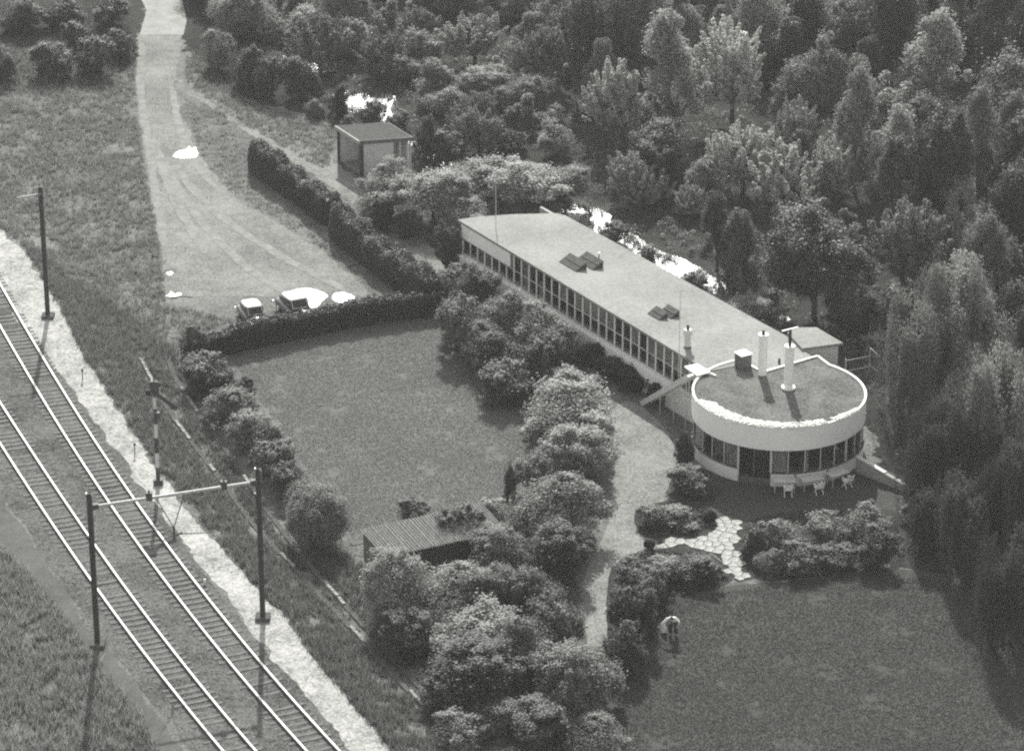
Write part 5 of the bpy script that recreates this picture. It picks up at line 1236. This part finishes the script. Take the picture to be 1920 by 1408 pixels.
grass('verge_grass', [(350, 90), (460, 190), (640, 240), (610, 320), (470, 240), (350, 160)], 1800, .15, .35, 'grass between stream bushes and the hedge track', 45)
LG = leaf_mat('lawn_blade', 0.13, 0.22, 0.4, 0.0)
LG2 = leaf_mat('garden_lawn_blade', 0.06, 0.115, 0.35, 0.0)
def grass_lawn(name, poly, n, label, seed, m, h=.05):
    rnd = np.random.RandomState(seed); B = scatter_poly(poly, n, rnd); k = len(B)
    nz = np.array([noise.noise(Vector((x * .5, y * .5, seed))) + .6 * noise.noise(Vector((x * 1.9, y * 1.9, seed))) for x, y in B]); B = B[nz > -.75 + rnd.uniform(0, .5, k)]; k = len(B)
    a = rnd.uniform(0, 6.28, k); d = np.c_[np.cos(a), np.sin(a)] * rnd.uniform(.02, .06, (k, 1)); la = rnd.uniform(0, 6.28, k); hh = rnd.uniform(.4, 1.6, k) * h
    v = np.stack([np.c_[B - d, np.full(k, .006)], np.c_[B + d, np.full(k, .006)], np.c_[B + np.c_[np.cos(la), np.sin(la)] * .04, .01 + hh]], 1).reshape(-1, 3)
    o = bpy.data.objects.new(name, np_mesh(name, v, np.arange(3 * k).reshape(-1, 3), m)); COL.objects.link(o); return tag(o, label, 'grass', kind='stuff')
grass_lawn('lawn_grass', [(412, 640), (600, 606), (826, 572), (1055, 800), (960, 958), (664, 1014)], 90000, 'short mown grass of the large enclosed lawn', 51, LG)
grass_lawn('lawn_grass', [(1175, 1260), (1225, 1170), (1295, 1118), (1400, 1104), (1620, 1076), (1760, 1085), (1900, 1140), (2100, 1200), (2100, 1500), (1110, 1500)], 105000, 'longer grass of the darker garden lawn', 52, LG2, .07)
def reeds(cl, n, h0, h1, label, seed):
    rnd = np.random.RandomState(seed); pts = [(G(x, y)[0], G(x, y)[1], w) for x, y, w in cl]; out = []
    for _ in range(n):
        i = rnd.randint(0, len(pts) - 1); t = rnd.uniform(); A_, B_ = pts[i], pts[i + 1]; d = Vector((B_[0] - A_[0], B_[1] - A_[1])).normalized(); w = (A_[2] * (1 - t) + B_[2] * t) / 2
        sd = rnd.choice([-1, 1]); o_ = sd * (w + rnd.normal(0.0, .22)) if rnd.uniform() < .8 else rnd.uniform(-w, w)
        out.append((A_[0] + (B_[0] - A_[0]) * t - d.y * o_, A_[1] + (B_[1] - A_[1]) * t + d.x * o_))
    C = np.array(out); per = 12; i = np.repeat(np.arange(len(C)), per); k = len(i); B = C[i] + rnd.normal(0, .12, (k, 2)); a = rnd.uniform(0, 6.28, k); h = rnd.uniform(h0, h1, k); w = .02 + .02 * rnd.uniform(0, 1, k)
    d = np.c_[np.cos(a), np.sin(a)] * w[:, None]; la = rnd.uniform(0, 6.28, k); ln = rnd.uniform(.05, .35, k) * h
    v = np.stack([np.c_[B - d, np.zeros(k)], np.c_[B + d, np.zeros(k)], np.c_[B + np.c_[np.cos(la), np.sin(la)] * ln[:, None], h]], 1).reshape(-1, 3)
    o = bpy.data.objects.new('reeds', np_mesh('reeds', v, np.arange(3 * k).reshape(-1, 3), L_GRASS)); COL.objects.link(o); return tag(o, label, 'reeds', kind='stuff')
reeds([(500, 106, .3), (528, 117, 1.0), (590, 150, .4), (610, 162, 1.8), (645, 182, 2.0), (685, 192, 4.6), (715, 216, 2.6), (745, 245, .8)], 200, .3, .8, 'reeds and tall grass along the upper stream and pond', 61)
reeds([(1040, 385, 1.6), (1060, 392, 2.4), (1100, 408, 3.6), (1150, 445, 1.8), (1210, 485, 1.8), (1250, 505, 3.0), (1330, 548, 2.2), (1400, 580, .9), (1470, 606, .5)], 170, .25, .7, 'reeds and tall grass along the stream behind the house', 62)
# white blossom spilling along the front rim of the pavilion roof
rnd = np.random.RandomState(6); k = 1500
th = np.radians(-74 + 134 * rnd.uniform(0, 1, k)); wd = np.interp(np.degrees(th), [-74, -66, -40, 0, 25, 33, 45, 60], [.2, .85, .75, .55, .5, .35, .3, .12])
keep = ~((np.degrees(th) > 29) & (np.degrees(th) < 36)) & (rnd.uniform(0, 1, k) < np.interp(np.degrees(th), [-74, 20, 40, 60], [1, 1, .6, .4]))
th, wd = th[keep], wd[keep]; rr = CR - .06 - wd * rnd.uniform(0, 1, len(th)) ** .9
C = np.c_[CC.x + rr * np.sin(th), CC.y - rr * np.cos(th), np.full(len(th), RT + .04)]
P, N = clump_leaves(C, rnd.uniform(.07, .16, len(th)), 26, .05, rnd, 1.2, .8); P[:, 2] = np.maximum(P[:, 2], RT - .03)
v, q = leaf_quads(P, N, .06, rnd); o = bpy.data.objects.new('roof_blossom', np_mesh('roof_blossom', v, q, M_FLOWER)); COL.objects.link(o)
tag(o, 'white flowering plants spilling along the front rim of the pavilion roof', 'flowers', kind='stuff')

# ------------------------------------------------------------------ the person on the lawn
def skin(name, verts, edges, radii, m, par, root=0, sub=2):
    me = bpy.data.meshes.new(name); me.from_pydata(verts, edges, []); me.materials.append(m)
    o = bpy.data.objects.new(name, me); COL.objects.link(o); o.parent = par
    md = o.modifiers.new('skin', 'SKIN'); md.use_smooth_shade = True
    for i, r_ in enumerate(radii): me.skin_vertices[0].data[i].radius = r_ if isinstance(r_, tuple) else (r_, r_)
    for i in range(len(verts)): me.skin_vertices[0].data[i].use_root = (i == root)
    ss = o.modifiers.new('sub', 'SUBSURF'); ss.levels = sub; ss.render_levels = sub
    return o
pp = G(1262, 1192); per = thing('person', 'person in pale shirt and dark trousers bending on the darker lawn', 'person', (pp.x, pp.y, .008), R(-12))
J = {'pel': (.02, .14, .84), 'sp': (0, .02, 1.0), 'ch': (-.06, -.20, 1.17), 'nk': (-.06, -.36, 1.25), 'h0': (-.05, -.44, 1.28), 'h1': (-.03, -.53, 1.30), 'h2': (-.02, -.58, 1.36),
     'ls': (-.25, -.24, 1.20), 'le': (-.47, -.36, 1.00), 'lw': (-.66, -.44, .80), 'lh': (-.71, -.47, .73),
     'rs': (.13, -.22, 1.20), 're': (.37, -.18, 1.02), 'rw': (.30, -.26, .80), 'rh': (.26, -.28, .74),
     'lp': (-.09, .12, .80), 'lk': (-.15, -.14, .46), 'la': (-.14, .02, .09), 'lt': (-.16, -.15, .04),
     'rp': (.12, .12, .80), 'rk': (.17, -.10, .46), 'ra': (.17, .08, .09), 'rt': (.19, -.09, .04)}
ks = list(J); E_ = [('pel', 'sp'), ('sp', 'ch'), ('ch', 'nk'), ('nk', 'h0'), ('h0', 'h1'), ('h1', 'h2'), ('ch', 'ls'), ('ls', 'le'), ('le', 'lw'), ('lw', 'lh'), ('ch', 'rs'), ('rs', 're'), ('re', 'rw'), ('rw', 'rh'),
                   ('pel', 'lp'), ('lp', 'lk'), ('lk', 'la'), ('la', 'lt'), ('pel', 'rp'), ('rp', 'rk'), ('rk', 'ra'), ('ra', 'rt')]
RAD = {'pel': (.15, .11), 'sp': (.13, .10), 'ch': (.155, .11), 'nk': .055, 'h0': .075, 'h1': .10, 'h2': .065, 'ls': .06, 'le': .042, 'lw': .03, 'lh': .035, 'rs': .06, 're': .042, 'rw': .03, 'rh': .035,
       'lp': .09, 'lk': .06, 'la': .04, 'lt': .035, 'rp': .09, 'rk': .06, 'ra': .04, 'rt': .035}
vs = [J[k_] for k_ in ks]; es = [(ks.index(a), ks.index(b)) for a, b in E_]; rad = [RAD[k_] for k_ in ks]
for hand, dr, sd in (('lh', Vector((-.35, -.25, -.9)), 1), ('rh', Vector((-.6, -.3, -.7)), -1)):
    hb_ = Vector(J[hand]); dr = dr.normalized(); side = dr.cross(Vector((0, -1, .2))).normalized()
    for f in range(5):
        ofs = side * (.03 * (f - 2) * .8); L_ = (.05, .075, .085, .075, .06)[f]
        if f == 0: dd = (dr + side * -1.1).normalized()
        else: dd = dr
        a = hb_ + ofs + dd * .035; b = a + dd * L_ * .5; c = b + (dd + Vector((0, .5, -.2))).normalized() * L_ * .5
        i0 = len(vs); vs += [tuple(a), tuple(b), tuple(c)]; es += [(ks.index(hand), i0), (i0, i0 + 1), (i0 + 1, i0 + 2)]; rad += [.0095, .009, .008]
skin('body', vs, es, rad, M_SKIN, per)
def sub_skin(name, keys, edges, radf, m):
    kk = keys; skin(name, [J[k_] for k_ in kk], [(kk.index(a), kk.index(b)) for a, b in edges], [radf[k_] for k_ in kk], m, per)
J['lm'] = tuple(Vector(J['ls']).lerp(Vector(J['le']), .9)); J['rm'] = tuple(Vector(J['rs']).lerp(Vector(J['re']), .9)); J['cn'] = tuple(Vector(J['ch']).lerp(Vector(J['nk']), .5)); J['wa'] = (.01, .10, .90)
J['lcu'] = tuple(Vector(J['le']).lerp(Vector(J['lw']), .8)); J['rcu'] = tuple(Vector(J['re']).lerp(Vector(J['rw']), .5))
sub_skin('shirt', ['wa', 'sp', 'ch', 'cn', 'ls', 'le', 'lcu', 'rs', 're', 'rcu'], [('wa', 'sp'), ('sp', 'ch'), ('ch', 'cn'), ('ch', 'ls'), ('ls', 'le'), ('le', 'lcu'), ('ch', 'rs'), ('rs', 're'), ('re', 'rcu')],
         {'wa': (.20, .16), 'sp': (.20, .155), 'ch': (.215, .16), 'cn': .10, 'ls': .10, 'le': .075, 'lcu': .06, 'rs': .10, 're': .075, 'rcu': .065}, M_SHIRT)
J['lc'] = (-.14, .01, .13); J['rc'] = (.17, .07, .13)
sub_skin('trousers', ['pel', 'wa', 'lp', 'lk', 'lc', 'rp', 'rk', 'rc'], [('pel', 'wa'), ('pel', 'lp'), ('lp', 'lk'), ('lk', 'lc'), ('pel', 'rp'), ('rp', 'rk'), ('rk', 'rc')],
         {'pel': (.215, .17), 'wa': (.19, .15), 'lp': .15, 'lk': .12, 'lc': .10, 'rp': .15, 'rk': .12, 'rc': .10}, M_TROUS)
for a, b in (('la', 'lt'), ('ra', 'rt')):
    A_, B_ = Vector(J[a]), Vector(J[b]); B2 = B_ + (B_ - A_) * .25; B2.z = .045
    skin('shoe', [(A_.x, A_.y + .03, .06), tuple(B_), tuple(B2)], [(0, 1), (1, 2)], [.052, .05, .04], M_TROUS, per)
hc = Vector(J['h1']) + Vector((.004, .045, .05)); mb = MB(); mb.ball(hc, .112, 16, 12, .92); mb.build('hair', M_HAIR, per, smooth=True)
fcv = Vector(J['h1']) + Vector((-.005, -.095, .0))
for sx in (-.035, .035): mb = MB(); mb.ball(fcv + Vector((sx, .004, .012)), .012, 8, 6); mb.build('eye', M_DARK, per, smooth=True)
mb = MB(); mb.ball(fcv + Vector((0, -.01, -.02)), .018, 8, 6, 1.4); mb.build('nose', M_SKIN, per, smooth=True)
mb = MB(); mb.bar(fcv + Vector((-.022, .006, -.058)), fcv + Vector((.022, .006, -.058)), .01, .008); mb.build('mouth', M_DARK, per)
for sx in (-.1, .1): mb = MB(); mb.ball(Vector(J['h1']) + Vector((sx, .005, 0)), .026, 8, 6, 1.4); mb.build('ear', M_SKIN, per, smooth=True)
bgp = G(1243, 1187); sk = thing('white_sack', 'white cloth sack standing beside the person on the lawn', 'sack', (bgp.x, bgp.y, .008))
mb = MB(); vs = []; rs_ = random.Random(4)
prof = [(.02, .10), (.06, .15), (.22, .17), (.40, .13), (.52, .08), (.60, .035), (.66, .06)]
for z, r_ in prof:
    for i in range(12): t = 6.283 * i / 12; q_ = r_ * (1 + .12 * math.sin(3 * t + z * 9)); vs.append((q_ * math.cos(t) + z * .12, q_ * math.sin(t) * .8, z))
fs = [(j * 12 + i, j * 12 + (i + 1) % 12, (j + 1) * 12 + (i + 1) % 12, (j + 1) * 12 + i) for j in range(len(prof) - 1) for i in range(12)] + [tuple(range(11, -1, -1)), tuple(range(72, 84))]
mb.add(vs, fs); mb.build('cloth', M_WHITE, sk, smooth=True)
mb = MB(); mb.tube((.07, 0, .585), (.075, 0, .615), .05, n=12); mb.build('cord', M_FELT, sk)

# ------------------------------------------------------------------ summer haze
hz = MB(); hz.box(-1490, 1490, -290, 2480, -2.5, 92.0)
ho = hz.build('haze', None); tag(ho, 'thin even summer haze over the whole scene', 'haze', kind='stuff')
hm = bpy.data.materials.new('haze_air'); hm.use_nodes = True; hm.node_tree.nodes.clear()
vo = hm.node_tree.nodes.new('ShaderNodeVolumePrincipled'); vo.inputs['Color'].default_value = (.96, .96, .94, 1); vo.inputs['Density'].default_value = HAZE_DENSITY; vo.inputs['Anisotropy'].default_value = 0.2
ou = hm.node_tree.nodes.new('ShaderNodeOutputMaterial'); hm.node_tree.links.new(vo.outputs[0], ou.inputs['Volume'])
ho.data.materials.append(hm)
